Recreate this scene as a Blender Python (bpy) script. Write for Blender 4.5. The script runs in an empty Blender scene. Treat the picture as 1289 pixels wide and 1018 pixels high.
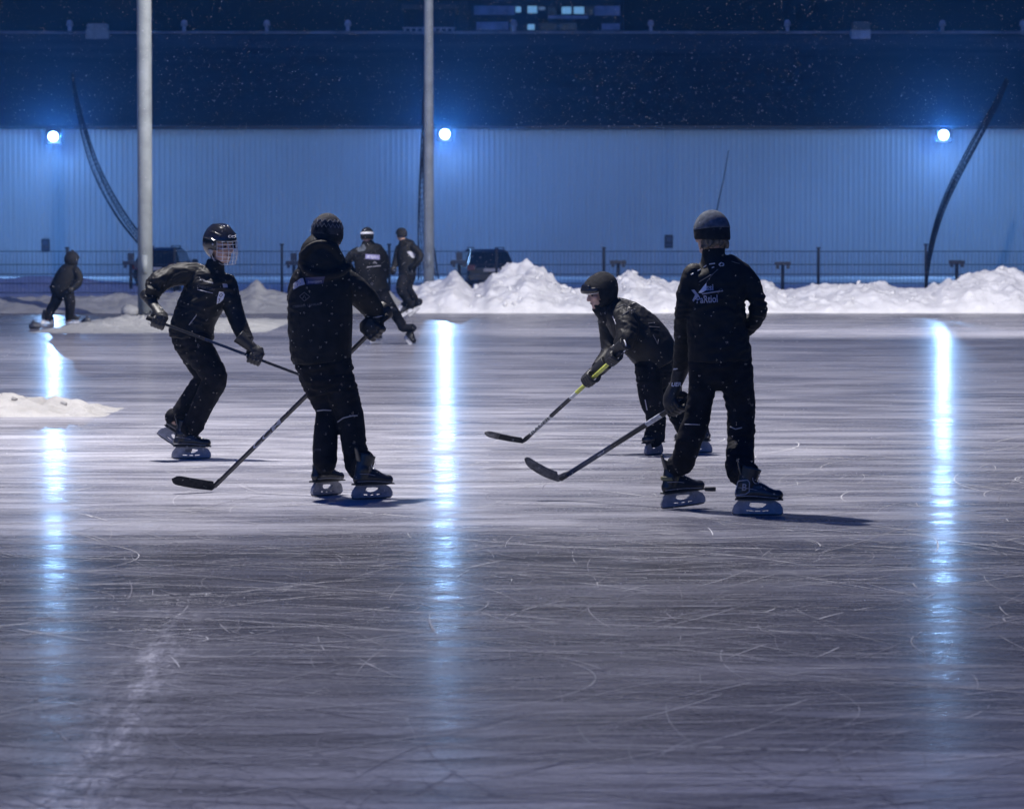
import bpy, bmesh, math, random
from mathutils import Vector, Matrix, noise
from mathutils.bvhtree import BVHTree
R = math.radians
random.seed(7)
SC = bpy.context.scene
COL = SC.collection
V = Vector

# ------------------------------------------------------------------ camera
F = 135.0 / 36.0 * 1289.0
CAMH = 1.69
PITCH = math.atan((509 - 299) / F)
CAMP = V((0, 0, CAMH))
FW = V((0, math.cos(PITCH), -math.sin(PITCH)))
UP = V((0, math.sin(PITCH), math.cos(PITCH)))
cam_d = bpy.data.cameras.new('camera')
cam = bpy.data.objects.new('camera', cam_d)
COL.objects.link(cam)
cam.location = CAMP
cam.rotation_euler = (R(90) - PITCH, 0, 0)
cam_d.lens = 135
cam_d.sensor_width = 36
cam_d.clip_start = 0.1
cam_d.clip_end = 3000
cam_d.dof.use_dof = True
cam_d.dof.focus_distance = 25.5
cam_d.dof.aperture_fstop = 7.0
SC.camera = cam


def at(px, py, Y):
    d = FW + V(((px - 644.5) / F, 0, 0)) + UP * ((509 - py) / F)
    return CAMP + d * (Y / d.y)


# ------------------------------------------------------------------ helpers
def link(o, parent=None):
    COL.objects.link(o)
    if parent is not None:
        o.parent = parent
    return o


def tag(o, label, cat, group=None, kind=None):
    if label:
        o['label'] = label
    if cat:
        o['category'] = cat
    if group:
        o['group'] = group
    if kind:
        o['kind'] = kind
    return o


def empty(name, loc=(0, 0, 0), rz=0.0):
    o = bpy.data.objects.new(name, None)
    o.location = loc
    o.rotation_euler = (0, 0, rz)
    return link(o)


def children(o):
    return [c for c in bpy.data.objects if c.parent == o]


def copy_tree(o, parent=None):
    c = o.copy()
    COL.objects.link(c)
    if parent is not None:
        c.parent = parent
        c.matrix_parent_inverse = o.matrix_parent_inverse.copy()
    for ch in children(o):
        copy_tree(ch, c)
    return c


def obj(name, bm, mat, parent=None, smooth=True):
    me = bpy.data.meshes.new(name)
    bmesh.ops.recalc_face_normals(bm, faces=bm.faces[:])
    bm.to_mesh(me)
    bm.free()
    for p in me.polygons:
        p.use_smooth = smooth
    if mat:
        for m in (mat if isinstance(mat, (list, tuple)) else [mat]):
            me.materials.append(m)
    o = bpy.data.objects.new(name, me)
    return link(o, parent)


def bx(bm, c, s, bev=0.0, M=None):
    r = bmesh.ops.create_cube(bm, size=1.0)
    vs = r['verts']
    for v in vs:
        v.co = V((v.co.x * s[0], v.co.y * s[1], v.co.z * s[2]))
    if bev > 0:
        es = list({e for v in vs for e in v.link_edges})
        rr = bmesh.ops.bevel(bm, geom=es, offset=bev, segments=2, affect='EDGES')
        vs = list({v for f in rr['faces'] for v in f.verts} | {v for v in vs if v.is_valid})
    for v in vs:
        v.co = v.co + V(c)
        if M is not None:
            v.co = M @ v.co
    return vs


def frames(pts, ref):
    out = []
    n = len(pts)
    for i in range(n):
        t = (pts[min(i + 1, n - 1)] - pts[max(i - 1, 0)])
        t = t.normalized() if t.length > 1e-9 else V((0, 0, 1))
        r = V(ref) - t * t.dot(V(ref))
        if r.length < 0.15:
            a = V((0, 1, 0)) if abs(t.y) < 0.8 else V((0, 0, 1))
            r = a - t * t.dot(a)
        r.normalize()
        out.append((t, r, t.cross(r)))
    return out


def loft(bm, pts, rad, ref=(1, 0, 0), sides=20, caps=('round', 'round'), sub=3):
    """tube through pts; rad entries float or (r along ref, r other)"""
    pts = [V(p) for p in pts]
    rad = [(r, r) if not isinstance(r, (tuple, list)) else tuple(r) for r in rad]
    if sub > 1 and len(pts) > 2:          # catmull-rom refine
        P, Q = [], []
        n = len(pts)
        for i in range(n - 1):
            p0, p1, p2, p3 = pts[max(i - 1, 0)], pts[i], pts[i + 1], pts[min(i + 2, n - 1)]
            r0, r1, r2, r3 = rad[max(i - 1, 0)], rad[i], rad[i + 1], rad[min(i + 2, n - 1)]
            for k in range(sub):
                t = k / sub
                P.append(0.5 * ((2 * p1) + (p2 - p0) * t + (2 * p0 - 5 * p1 + 4 * p2 - p3) * t * t + (3 * p1 - p0 - 3 * p2 + p3) * t ** 3))
                Q.append(tuple(max(0.001, 0.5 * ((2 * r1[j]) + (r2[j] - r0[j]) * t + (2 * r0[j] - 5 * r1[j] + 4 * r2[j] - r3[j]) * t * t + (3 * r1[j] - r0[j] - 3 * r2[j] + r3[j]) * t ** 3)) for j in (0, 1)))
        P.append(pts[-1]); Q.append(rad[-1])
        pts, rad = P, Q
    fr = frames(pts, ref)
    rings = []

    def ring(c, r, s, a, b):
        return [bm.verts.new(c + r * (math.cos(2 * math.pi * k / sides) * a) + s * (math.sin(2 * math.pi * k / sides) * b)) for k in range(sides)]
    t, r, s = fr[0]
    if caps[0] == 'round':
        h = min(rad[0])
        for q in (80, 55, 28):
            rings.append(ring(pts[0] - t * h * math.sin(R(q)), r, s, rad[0][0] * math.cos(R(q)), rad[0][1] * math.cos(R(q))))
    for i, p in enumerate(pts):
        t, r, s = fr[i]
        rings.append(ring(p, r, s, *rad[i]))
    t, r, s = fr[-1]
    if caps[1] == 'round':
        h = min(rad[-1])
        for q in (28, 55, 80):
            rings.append(ring(pts[-1] + t * h * math.sin(R(q)), r, s, rad[-1][0] * math.cos(R(q)), rad[-1][1] * math.cos(R(q))))
    for a, b in zip(rings, rings[1:]):
        for k in range(sides):
            bm.faces.new((a[k], a[(k + 1) % sides], b[(k + 1) % sides], b[k]))
    bm.faces.new(rings[0][::-1])
    bm.faces.new(rings[-1])


def ell(bm, c, r, M=None, rot=None, seg=20, rings=14):
    res = bmesh.ops.create_uvsphere(bm, u_segments=seg, v_segments=rings, radius=1.0)
    for v in res['verts']:
        co = V((v.co.x * r[0], v.co.y * r[1], v.co.z * r[2]))
        if rot is not None:
            co = rot @ co
        co = co + V(c)
        v.co = M @ co if M is not None else co
    return res['verts']


def remesh(bm, voxel=0.01, smooth=4, name='tmp'):
    """voxel-union everything in bm into one continuous skin; returns a mesh"""
    bmesh.ops.recalc_face_normals(bm, faces=bm.faces[:])
    me = bpy.data.meshes.new(name)
    bm.to_mesh(me)
    bm.free()
    o = bpy.data.objects.new(name, me)
    COL.objects.link(o)
    m = o.modifiers.new('r', 'REMESH')
    m.mode = 'VOXEL'
    m.voxel_size = voxel
    if smooth:
        s = o.modifiers.new('s', 'SMOOTH')
        s.factor = 0.5
        s.iterations = smooth
    dg = bpy.context.evaluated_depsgraph_get()
    out = bpy.data.meshes.new_from_object(o.evaluated_get(dg))
    bpy.data.objects.remove(o)
    bpy.data.meshes.remove(me)
    for p in out.polygons:
        p.use_smooth = True
    return out


def wrinkle(me, amp=0.008, sc=(9, 9, 20), seed=0.0, fine=0.0):
    no = [v.normal.copy() for v in me.vertices]
    off = V((seed * 3.1, seed * 1.7, seed * 5.3))
    for v, n in zip(me.vertices, no):
        c = V((v.co.x * sc[0], v.co.y * sc[1], v.co.z * sc[2])) + off
        w = noise.noise(c * 0.35) * 1.6
        c2 = c + V((w, w * .7, w))
        a = 1 - abs(noise.noise(c2)) * 2.2
        b = 1 - abs(noise.noise(c2 * 2.3 + V((4, 8, 1)))) * 2.2
        k = 0.5 + 0.9 * noise.noise(c * 0.22 + V((7, 3, 2)))
        v.co += n * (amp * max(0.15, k) * (a * 0.75 + b * 0.35 - 0.45))
    me.update()


def part(name, me, mat, parent):
    me.name = name
    me.materials.clear()
    me.materials.append(mat)
    o = bpy.data.objects.new(name, me)
    return link(o, parent)


def tube_bm(bm, pts, r, sides=6, sub=1):
    loft(bm, pts, [r] * len(pts), sides=sides, sub=sub, caps=('flat', 'flat'))


def prism(name, outline, holes, half, mat, parent=None, bevel=0.0):
    """filled 2D outline (x,z) with holes, extruded +-half along y"""
    cu = bpy.data.curves.new(name, 'CURVE')
    cu.dimensions = '2D'
    cu.fill_mode = 'BOTH'
    for pl in [outline] + list(holes):
        s = cu.splines.new('POLY')
        s.points.add(len(pl) - 1)
        for p, (x, z) in zip(s.points, pl):
            p.co = (x, z, 0, 1)
        s.use_cyclic_u = True
    cu.extrude = half
    cu.bevel_depth = bevel
    o = bpy.data.objects.new(name, cu)
    COL.objects.link(o)
    dg = bpy.context.evaluated_depsgraph_get()
    me = bpy.data.meshes.new_from_object(o.evaluated_get(dg))
    bpy.data.objects.remove(o)
    me.transform(Matrix.Rotation(R(90), 4, 'X'))
    if mat is None:
        return me
    return part(name, me, mat, parent)


def text_mesh(s, size, shear=0.0, bold=0.0, align='CENTER'):
    cu = bpy.data.curves.new('t', 'FONT')
    cu.body = s
    cu.size = size
    cu.align_x = align
    cu.align_y = 'CENTER'
    cu.shear = shear
    cu.offset = bold
    cu.resolution_u = 3
    o = bpy.data.objects.new('t', cu)
    COL.objects.link(o)
    dg = bpy.context.evaluated_depsgraph_get()
    me = bpy.data.meshes.new_from_object(o.evaluated_get(dg))
    bpy.data.objects.remove(o)
    return me


def bvh_of(objs):
    vs, fs = [], []
    for o in objs:
        b = len(vs)
        M = o.matrix_world if o.parent is None else o.parent.matrix_basis @ o.matrix_parent_inverse @ o.matrix_basis
        vs += [M @ v.co for v in o.data.vertices]
        fs += [[b + i for i in p.vertices] for p in o.data.polygons]
    return BVHTree.FromPolygons(vs, fs)


def on_cloth(bv, p, lift):
    d = (p - CAMP).normalized()
    h = bv.ray_cast(CAMP, d)
    if h[0] is None or (h[0] - p).length > 1.2:
        h2 = bv.find_nearest(p)
        return h2[0] - d * lift
    return h[0] - d * lift


def print_mesh(name, me, bv, origin_px, Y, rot, mat, parent, lift=0.004):
    """lay a flat mesh (x right, y up, metres) on the cloth found at a photo position"""
    c = at(origin_px[0], origin_px[1], Y)
    ca, sa = math.cos(R(rot)), math.sin(R(rot))
    for v in me.vertices:
        x, y = v.co.x * ca - v.co.y * sa, v.co.x * sa + v.co.y * ca
        v.co = on_cloth(bv, c + V((x, 0, y)), lift)
    return part(name, me, mat, parent)


def print_text(name, s, px, py, Y, hpx, rot, bv, mat, parent, shear=0, bold=0.0, sx=1.0):
    me = text_mesh(s, hpx * Y / F * 1.4, shear, bold)
    if sx != 1:
        for v in me.vertices:
            v.co.x *= sx
    return print_mesh(name, me, bv, (px, py), Y, rot, mat, parent)


def print_line(bm, pts, Y, r, bv, lift=0.003):
    P = []
    for (a, b) in zip(pts, pts[1:]):
        n = max(2, int(math.hypot(b[0] - a[0], b[1] - a[1]) / 2))
        for k in range(n):
            t = k / n
            P.append(on_cloth(bv, at(a[0] + (b[0] - a[0]) * t, a[1] + (b[1] - a[1]) * t, Y), lift))
    P.append(on_cloth(bv, at(pts[-1][0], pts[-1][1], Y), lift))
    tube_bm(bm, P, r, sides=6)


def poly_print(pts_px, Y):
    """filled polygon in photo pixels about its centre -> flat mesh in metres, finely cut"""
    cx = sum(p[0] for p in pts_px) / len(pts_px)
    cy = sum(p[1] for p in pts_px) / len(pts_px)
    bm = bmesh.new()
    vs = [bm.verts.new(((p[0] - cx) * Y / F, (cy - p[1]) * Y / F, 0)) for p in pts_px]
    f = bm.faces.new(vs)
    bmesh.ops.triangulate(bm, faces=[f])
    for _ in range(2):
        bmesh.ops.subdivide_edges(bm, edges=bm.edges[:], cuts=1, use_grid_fill=True)
    me = bpy.data.meshes.new('p')
    bm.to_mesh(me)
    bm.free()
    return me, (cx, cy)


# ------------------------------------------------------------------ materials
def mat(name, col, rough=0.6, spec=0.5, metal=0.0, emit=None, es=0.0, bump=None, vary=None):
    m = bpy.data.materials.new(name)
    m.use_nodes = True
    nt = m.node_tree
    b = nt.nodes['Principled BSDF']
    b.inputs['Base Color'].default_value = (*col, 1)
    b.inputs['Roughness'].default_value = rough
    b.inputs['Specular IOR Level'].default_value = spec
    b.inputs['Metallic'].default_value = metal
    if emit:
        b.inputs['Emission Color'].default_value = (*emit, 1)
        b.inputs['Emission Strength'].default_value = es
    tc = nt.nodes.new('ShaderNodeTexCoord')
    if vary:
        n = nt.nodes.new('ShaderNodeTexNoise')
        n.inputs['Scale'].default_value = vary[0]
        n.inputs['Detail'].default_value = 6
        nt.links.new(tc.outputs['Object'], n.inputs['Vector'])
        r = nt.nodes.new('ShaderNodeValToRGB')
        r.color_ramp.elements[0].position = 0.3
        r.color_ramp.elements[1].position = 0.7
        r.color_ramp.elements[0].color = (*[c * (1 - vary[1]) for c in col], 1)
        r.color_ramp.elements[1].color = (*[min(1, c * (1 + vary[1])) for c in col], 1)
        nt.links.new(n.outputs['Fac'], r.inputs['Fac'])
        nt.links.new(r.outputs['Color'], b.inputs['Base Color'])
    if bump:
        n = nt.nodes.new('ShaderNodeTexNoise')
        n.inputs['Scale'].default_value = bump[0]
        n.inputs['Detail'].default_value = 5
        nt.links.new(tc.outputs['Object'], n.inputs['Vector'])
        k = nt.nodes.new('ShaderNodeBump')
        k.inputs['Strength'].default_value = bump[1]
        k.inputs['Distance'].default_value = bump[2]
        nt.links.new(n.outputs['Fac'], k.inputs['Height'])
        nt.links.new(k.outputs['Normal'], b.inputs['Normal'])
    return m


M = {}
M['jacket'] = mat('black_jacket_cloth', (.008, .008, .0095), .66, .2, bump=(60, .5, .004), vary=(14, .5))
M['shell'] = mat('black_shell_cloth', (.0085, .0085, .010), .55, .22, bump=(45, .4, .004), vary=(10, .4))
M['trousers'] = mat('black_trouser_cloth', (.009, .009, .012), .8, .12, bump=(70, .5, .004), vary=(16, .5))
M['knit'] = mat('black_knit', (.014, .014, .016), .85, .2, bump=(160, .9, .004), vary=(30, .5))
M['knit_grey'] = mat('grey_knit', (.11, .125, .15), .9, .1, bump=(160, .9, .004), vary=(40, .4))
M['knit_pale'] = mat('pale_knit', (.16, .17, .2), .85, .2)
M['knit_mottle'] = mat('mottled_knit', (.03, .03, .035), .8, .2, bump=(120, .9, .004), vary=(22, .9))
M['skin'] = mat('skin', (.46, .30, .24), .5, .4, bump=(90, .15, .002), vary=(20, .12))
M['eye'] = mat('eye', (.03, .025, .02), .15, .6)
M['hair'] = mat('fair_hair', (.16, .12, .07), .5, .4, bump=(90, .8, .006), vary=(60, .7))
M['helmet'] = mat('black_helmet_shell', (.01, .01, .012), .14, .6)
M['steel'] = mat('steel', (.55, .56, .58), .25, .5, 1.0)
M['cage'] = mat('cage_wire', (.62, .63, .66), .3, .5, .6)
M['blade_steel'] = mat('blade_steel', (.03, .032, .04), .45, .4)
M['glove'] = mat('black_glove', (.012, .012, .013), .5, .45, bump=(80, .5, .004), vary=(25, .5))
M['boot'] = mat('black_boot', (.016, .016, .017), .3, .5, bump=(50, .3, .003), vary=(25, .6))
M['holder'] = mat('blade_holder_plastic', (.26, .265, .29), .4, .5, vary=(30, .25))
M['holder_white'] = mat('white_holder_plastic', (.55, .56, .6), .4, .5, vary=(30, .2))
M['lace'] = mat('lace', (.5, .5, .5), .8)
M['print'] = mat('pale_print', (.36, .37, .44), .6)
M['print_dim'] = mat('dim_print', (.1, .1, .12), .6)
M['print_white'] = mat('white_print', (.75, .76, .8), .6)
M['print_blue'] = mat('blue_badge', (.03, .035, .11), .6)
M['print_lilac'] = mat('lilac_badge', (.28, .27, .5), .6)
M['piping'] = mat('pale_piping', (.3, .31, .34), .5)
M['shine'] = mat('trim_and_painted_shine', (.6, .62, .66), .4)  # real trim, and the glints painted on helmet and shoulder
M['olive'] = mat('olive_boot_trim', (.16, .15, .06), .5)
M['rubber'] = mat('black_rubber', (.012, .012, .012), .6)
M['stick_black'] = mat('black_stick', (.012, .012, .015), .3, .5, vary=(20, .4))
M['stick_blue'] = mat('navy_stick', (.012, .02, .05), .25, .6, vary=(20, .4))
M['stick_lime'] = mat('lime_stick', (.38, .42, .08), .35, .5, vary=(25, .35))
M['stick_pale'] = mat('pale_stick', (.4, .42, .46), .35, .5, vary=(40, .5))
M['tape'] = mat('black_blade_tape', (.022, .022, .024), .85, .2, bump=(120, .8, .003), vary=(40, .5))
M['tape_worn'] = mat('worn_blade_tape', (.1, .1, .105), .85, .2, bump=(120, .8, .003), vary=(28, .5))
M['pole'] = mat('galvanised_pole', (.33, .36, .36), .55, .4, vary=(3, .2))
M['dark_metal'] = mat('dark_metal', (.02, .022, .026), .5)
M['net'] = mat('black_netting', (.014, .018, .026), .8)
M['car_paint'] = mat('dark_car_paint', (.012, .013, .016), .22, .6)
M['car_glass'] = mat('car_glass', (.01, .012, .015), .08, .6)
M['tail'] = mat('tail_lamp', (.12, .012, .012), .2, .6)
M['plate'] = mat('number_plate', (.4, .4, .42), .5)
M['sign'] = mat('dark_sign', (.02, .03, .05), .5)
M['sign_face'] = mat('sign_face', (.06, .09, .16), .5)
M['brick'] = mat('dark_brick', (.014, .013, .016), .9, .1, vary=(2, .4))
M['band'] = mat('pale_facade_band', (.36, .38, .45), .8, vary=(1.2, .4))
M['dark_glass'] = mat('dark_glass', (.02, .025, .035), .1, .6)
M['lit'] = mat('lit_window', (.1, .1, .1), .5, emit=(.22, .55, 1.0), es=.6)
M['lit_dim'] = mat('dim_lit_window', (.1, .1, .1), .5, emit=(.3, .55, 1.0), es=.22)
M['lit_hot'] = mat('window_lamp', (.1, .1, .1), .5, emit=(.6, .85, 1.0), es=3.0)
M['lens'] = mat('floodlight_lens', (.8, .8, .8), .3, emit=(.32, .56, 1.0), es=30.0)
M['grain_bit'] = mat('grain_speck', (.9, .9, .92), .6)
_n = M['grain_bit'].node_tree
_t = _n.nodes.new('ShaderNodeBsdfTranslucent')
_t.inputs['Color'].default_value = (.9, .9, .93, 1)
_m = _n.nodes.new('ShaderNodeMixShader')
_m.inputs['Fac'].default_value = .55
_n.links.new(_n.nodes['Principled BSDF'].outputs['BSDF'], _m.inputs[1])
_n.links.new(_t.outputs['BSDF'], _m.inputs[2])
_n.links.new(_m.outputs['Shader'], _n.nodes['Material Output'].inputs['Surface'])


def ramp(nt, e, interp='LINEAR'):
    r = nt.nodes.new('ShaderNodeValToRGB')
    r.color_ramp.interpolation = interp
    while len(r.color_ramp.elements) < len(e):
        r.color_ramp.elements.new(0.5)
    for el, (p, c) in zip(r.color_ramp.elements, e):
        el.position = p
        el.color = (*c, 1) if len(c) == 3 else c
    return r


def noise_node(nt, vec, scale, detail=6, rough=.55, dist=0.0):
    n = nt.nodes.new('ShaderNodeTexNoise')
    n.inputs['Scale'].default_value = scale
    n.inputs['Detail'].default_value = detail
    n.inputs['Roughness'].default_value = rough
    n.inputs['Distortion'].default_value = dist
    nt.links.new(vec, n.inputs['Vector'])
    return n.outputs['Fac']


def mth(nt, op, a, b=None, clamp=False):
    n = nt.nodes.new('ShaderNodeMath')
    n.operation = op
    n.use_clamp = clamp
    for i, x in enumerate((a, b)):
        if x is None:
            continue
        if isinstance(x, (int, float)):
            n.inputs[i].default_value = x
        else:
            nt.links.new(x, n.inputs[i])
    return n.outputs[0]


def sstep(nt, x, lo, hi, tlo=0.0, thi=1.0):
    n = nt.nodes.new('ShaderNodeMapRange')
    n.interpolation_type = 'SMOOTHSTEP'
    nt.links.new(x, n.inputs['Value'])
    n.inputs['From Min'].default_value = lo
    n.inputs['From Max'].default_value = hi
    n.inputs['To Min'].default_value = tlo
    n.inputs['To Max'].default_value = thi
    return n.outputs['Result']


def mapping(nt, vec, scale, rot=0.0, loc=(0, 0, 0)):
    n = nt.nodes.new('ShaderNodeMapping')
    n.inputs['Scale'].default_value = scale
    n.inputs['Rotation'].default_value = (0, 0, rot)
    n.inputs['Location'].default_value = loc
    nt.links.new(vec, n.inputs['Vector'])
    return n.outputs['Vector']


def ice_material():
    m = bpy.data.materials.new('skated_ice')
    m.use_nodes = True
    nt = m.node_tree
    b = nt.nodes['Principled BSDF']
    tc = nt.nodes.new('ShaderNodeTexCoord')
    P = tc.outputs['Object']
    sep = nt.nodes.new('ShaderNodeSeparateXYZ')
    nt.links.new(P, sep.inputs[0])
    X, Y = sep.outputs['X'], sep.outputs['Y']
    big = noise_node(nt, mapping(nt, P, (.16, .42, 1)), 1.0, 5, .55)
    mid = noise_node(nt, mapping(nt, P, (.55, 2.2, 1), R(4)), 1.0, 8, .62, .4)
    streak = noise_node(nt, mapping(nt, P, (1.6, 11, 1), R(-3)), 1.0, 6, .6)
    streak2 = noise_node(nt, mapping(nt, P, (2.2, 14, 1), R(28)), 1.0, 5, .6)
    fine = noise_node(nt, P, 38, 4, .7)
    # frosted belt with a near flooding line; its colour also paints the lamp pool
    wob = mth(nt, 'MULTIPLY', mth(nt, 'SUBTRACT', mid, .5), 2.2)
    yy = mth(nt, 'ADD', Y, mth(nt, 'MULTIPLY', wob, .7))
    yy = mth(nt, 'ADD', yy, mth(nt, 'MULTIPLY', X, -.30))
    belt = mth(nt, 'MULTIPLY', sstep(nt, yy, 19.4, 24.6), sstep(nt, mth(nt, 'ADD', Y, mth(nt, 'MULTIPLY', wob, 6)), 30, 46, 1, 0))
    far = sstep(nt, mth(nt, 'ADD', Y, mth(nt, 'MULTIPLY', wob, 8.0)), 31, 46)  # far ice made paler in colour in place of lamp light
    # swept snow-dust trail running towards the viewer on the left
    tx = mth(nt, 'SUBTRACT', X, mth(nt, 'ADD', mth(nt, 'MULTIPLY', Y, -.0366), -.874))
    tr = mth(nt, 'MULTIPLY', mth(nt, 'POWER', 2.718, mth(nt, 'MULTIPLY', mth(nt, 'MULTIPLY', tx, tx), -45)), sstep(nt, Y, 15.5, 18.5, 1, 0))
    trn = sstep(nt, noise_node(nt, mapping(nt, P, (11, 1.6, 1), R(3)), 1.0, 9, .75), .40, .68)
    trail = mth(nt, 'MULTIPLY', tr, trn)
    a = sstep(nt, big, .32, .68)
    s = mth(nt, 'ADD', mth(nt, 'MULTIPLY', sstep(nt, mid, .41, .63), .56), mth(nt, 'MULTIPLY', sstep(nt, streak, .35, .8), .16))
    s = mth(nt, 'ADD', s, mth(nt, 'MULTIPLY', sstep(nt, streak2, .5, .8), .14))
    f = mth(nt, 'ADD', mth(nt, 'MULTIPLY', a, .16), mth(nt, 'MULTIPLY', s, .36))
    f = mth(nt, 'ADD', f, mth(nt, 'MULTIPLY', mth(nt, 'MULTIPLY', mth(nt, 'MULTIPLY', belt, mth(nt, 'ADD', mth(nt, 'MULTIPLY', mid, .8), .5)), sstep(nt, mth(nt, 'ADD', X, wob), -3.5, 4.5, 1.1, .55)), .38))  # belt paler to the left: lamp falloff painted into the colour
    f = mth(nt, 'ADD', f, mth(nt, 'MULTIPLY', mth(nt, 'MULTIPLY', far, sstep(nt, mth(nt, 'ADD', Y, mth(nt, 'MULTIPLY', wob, 5)), 60, 76, 1, .2)), .28))
    near = mth(nt, 'MULTIPLY', sstep(nt, mth(nt, 'ADD', Y, mth(nt, 'MULTIPLY', wob, 1.6)), 11, 17.5, 1, 0), mth(nt, 'ADD', mth(nt, 'MULTIPLY', mid, .55), .12))
    f = mth(nt, 'ADD', f, mth(nt, 'MULTIPLY', near, .95))
    f = mth(nt, 'ADD', f, mth(nt, 'MULTIPLY', trail, .62))
    f = mth(nt, 'ADD', f, mth(nt, 'ADD', mth(nt, 'MULTIPLY', mth(nt, 'SUBTRACT', fine, .5), .50), mth(nt, 'MULTIPLY', mth(nt, 'SUBTRACT', noise_node(nt, mapping(nt, P, (60, 22, 1)), 1.0, 4, .75), .5), .34)), True)
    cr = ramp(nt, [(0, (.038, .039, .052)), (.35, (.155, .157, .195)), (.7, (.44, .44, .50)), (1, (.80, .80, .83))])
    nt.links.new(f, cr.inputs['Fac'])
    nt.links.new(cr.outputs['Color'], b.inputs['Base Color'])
    rr = nt.nodes.new('ShaderNodeMapRange')
    nt.links.new(mth(nt, 'ADD', mth(nt, 'MULTIPLY', f, .5), mth(nt, 'MULTIPLY', streak, .5)), rr.inputs['Value'])
    rr.inputs['To Min'].default_value = .22
    rr.inputs['To Max'].default_value = .36
    nt.links.new(rr.outputs['Result'], b.inputs['Roughness'])
    b.inputs['IOR'].default_value = 1.31
    b.inputs['Specular IOR Level'].default_value = .035
    cw = noise_node(nt, mapping(nt, P, (1.1, 3.5, 1), R(5)), 1.0, 7, .68)
    cwm = nt.nodes.new('ShaderNodeMath')
    cwm.operation = 'MULTIPLY'
    nt.links.new(sstep(nt, cw, .40, .60, .02, 1.0), cwm.inputs[0])
    nt.links.new(sstep(nt, Y, 10, 21, .04, .33), cwm.inputs[1])
    nt.links.new(cwm.outputs[0], b.inputs['Coat Weight'])
    nt.links.new(sstep(nt, cw, .36, .64, .18, .08), b.inputs['Coat Roughness'])
    b.inputs['Coat IOR'].default_value = 1.31
    h = mth(nt, 'ADD', mth(nt, 'MULTIPLY', fine, .10), mth(nt, 'MULTIPLY', streak, 1.0))
    h = mth(nt, 'ADD', h, mth(nt, 'MULTIPLY', noise_node(nt, mapping(nt, P, (9, 22, 1)), 1.0, 6, .7), .75))
    bp = nt.nodes.new('ShaderNodeBump')
    bp.inputs['Strength'].default_value = .35
    bp.inputs['Distance'].default_value = .0031
    nt.links.new(h, bp.inputs['Height'])
    nt.links.new(bp.outputs['Normal'], b.inputs['Coat Normal'])
    return m


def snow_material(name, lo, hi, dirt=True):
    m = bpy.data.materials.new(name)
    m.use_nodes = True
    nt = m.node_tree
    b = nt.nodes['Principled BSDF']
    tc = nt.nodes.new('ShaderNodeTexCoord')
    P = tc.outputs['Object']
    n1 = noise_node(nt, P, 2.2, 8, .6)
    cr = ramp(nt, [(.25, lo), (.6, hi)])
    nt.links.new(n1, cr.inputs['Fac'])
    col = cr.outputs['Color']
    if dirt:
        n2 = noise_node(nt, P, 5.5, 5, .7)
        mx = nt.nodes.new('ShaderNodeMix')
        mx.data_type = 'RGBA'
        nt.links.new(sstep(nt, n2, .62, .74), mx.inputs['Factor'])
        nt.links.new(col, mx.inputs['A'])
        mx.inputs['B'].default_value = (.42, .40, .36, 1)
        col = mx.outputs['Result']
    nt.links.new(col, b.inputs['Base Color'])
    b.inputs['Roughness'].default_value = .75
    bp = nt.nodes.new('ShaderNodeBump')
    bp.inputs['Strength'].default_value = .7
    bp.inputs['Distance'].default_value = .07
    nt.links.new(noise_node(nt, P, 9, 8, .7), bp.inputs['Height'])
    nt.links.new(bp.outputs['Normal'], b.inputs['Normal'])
    return m


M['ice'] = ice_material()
M['dark_ice'] = mat('dark_ice_lump', (.05, .055, .07), .4, vary=(20, .4))
M['snow'] = snow_material('ploughed_snow', (.62, .62, .62), (.84, .84, .84))
M['snow_shaded'] = snow_material('shaded_grey_snow', (.26, .265, .26), (.40, .405, .40))  # darker grey puts the left bank's shade into the snow colour
M['snow_dirty'] = snow_material('scraped_crumbly_snow', (.30, .29, .275), (.50, .49, .475))
M['snow_field'] = snow_material('snow_field', (.55, .56, .6), (.8, .81, .85), False)


def roof_material():
    m = bpy.data.materials.new('dark_roof_sheet')
    m.use_nodes = True
    nt = m.node_tree
    b = nt.nodes['Principled BSDF']
    tc = nt.nodes.new('ShaderNodeTexCoord')
    P = tc.outputs['Object']
    sep = nt.nodes.new('ShaderNodeSeparateXYZ')
    nt.links.new(P, sep.inputs[0])
    n1 = noise_node(nt, mapping(nt, P, (.12, .35, 1)), 1.0, 6, .6)
    yy = mth(nt, 'ADD', sep.outputs['Y'], mth(nt, 'MULTIPLY', mth(nt, 'SUBTRACT', n1, .5), 16))
    dust = sstep(nt, yy, 193, 206)
    cr = ramp(nt, [(0, (.008, .008, .009)), (1, (.10, .102, .11))])
    nt.links.new(mth(nt, 'ADD', mth(nt, 'MULTIPLY', dust, .55), mth(nt, 'MULTIPLY', n1, .25)), cr.inputs['Fac'])
    nt.links.new(cr.outputs['Color'], b.inputs['Base Color'])
    b.inputs['Roughness'].default_value = .85
    b.inputs['Specular IOR Level'].default_value = .1
    return m


M['roof'] = roof_material()
M['cladding'] = mat('pale_wall_cladding', (.47, .57, .64), .5, .4, vary=(.12, .12))

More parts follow.
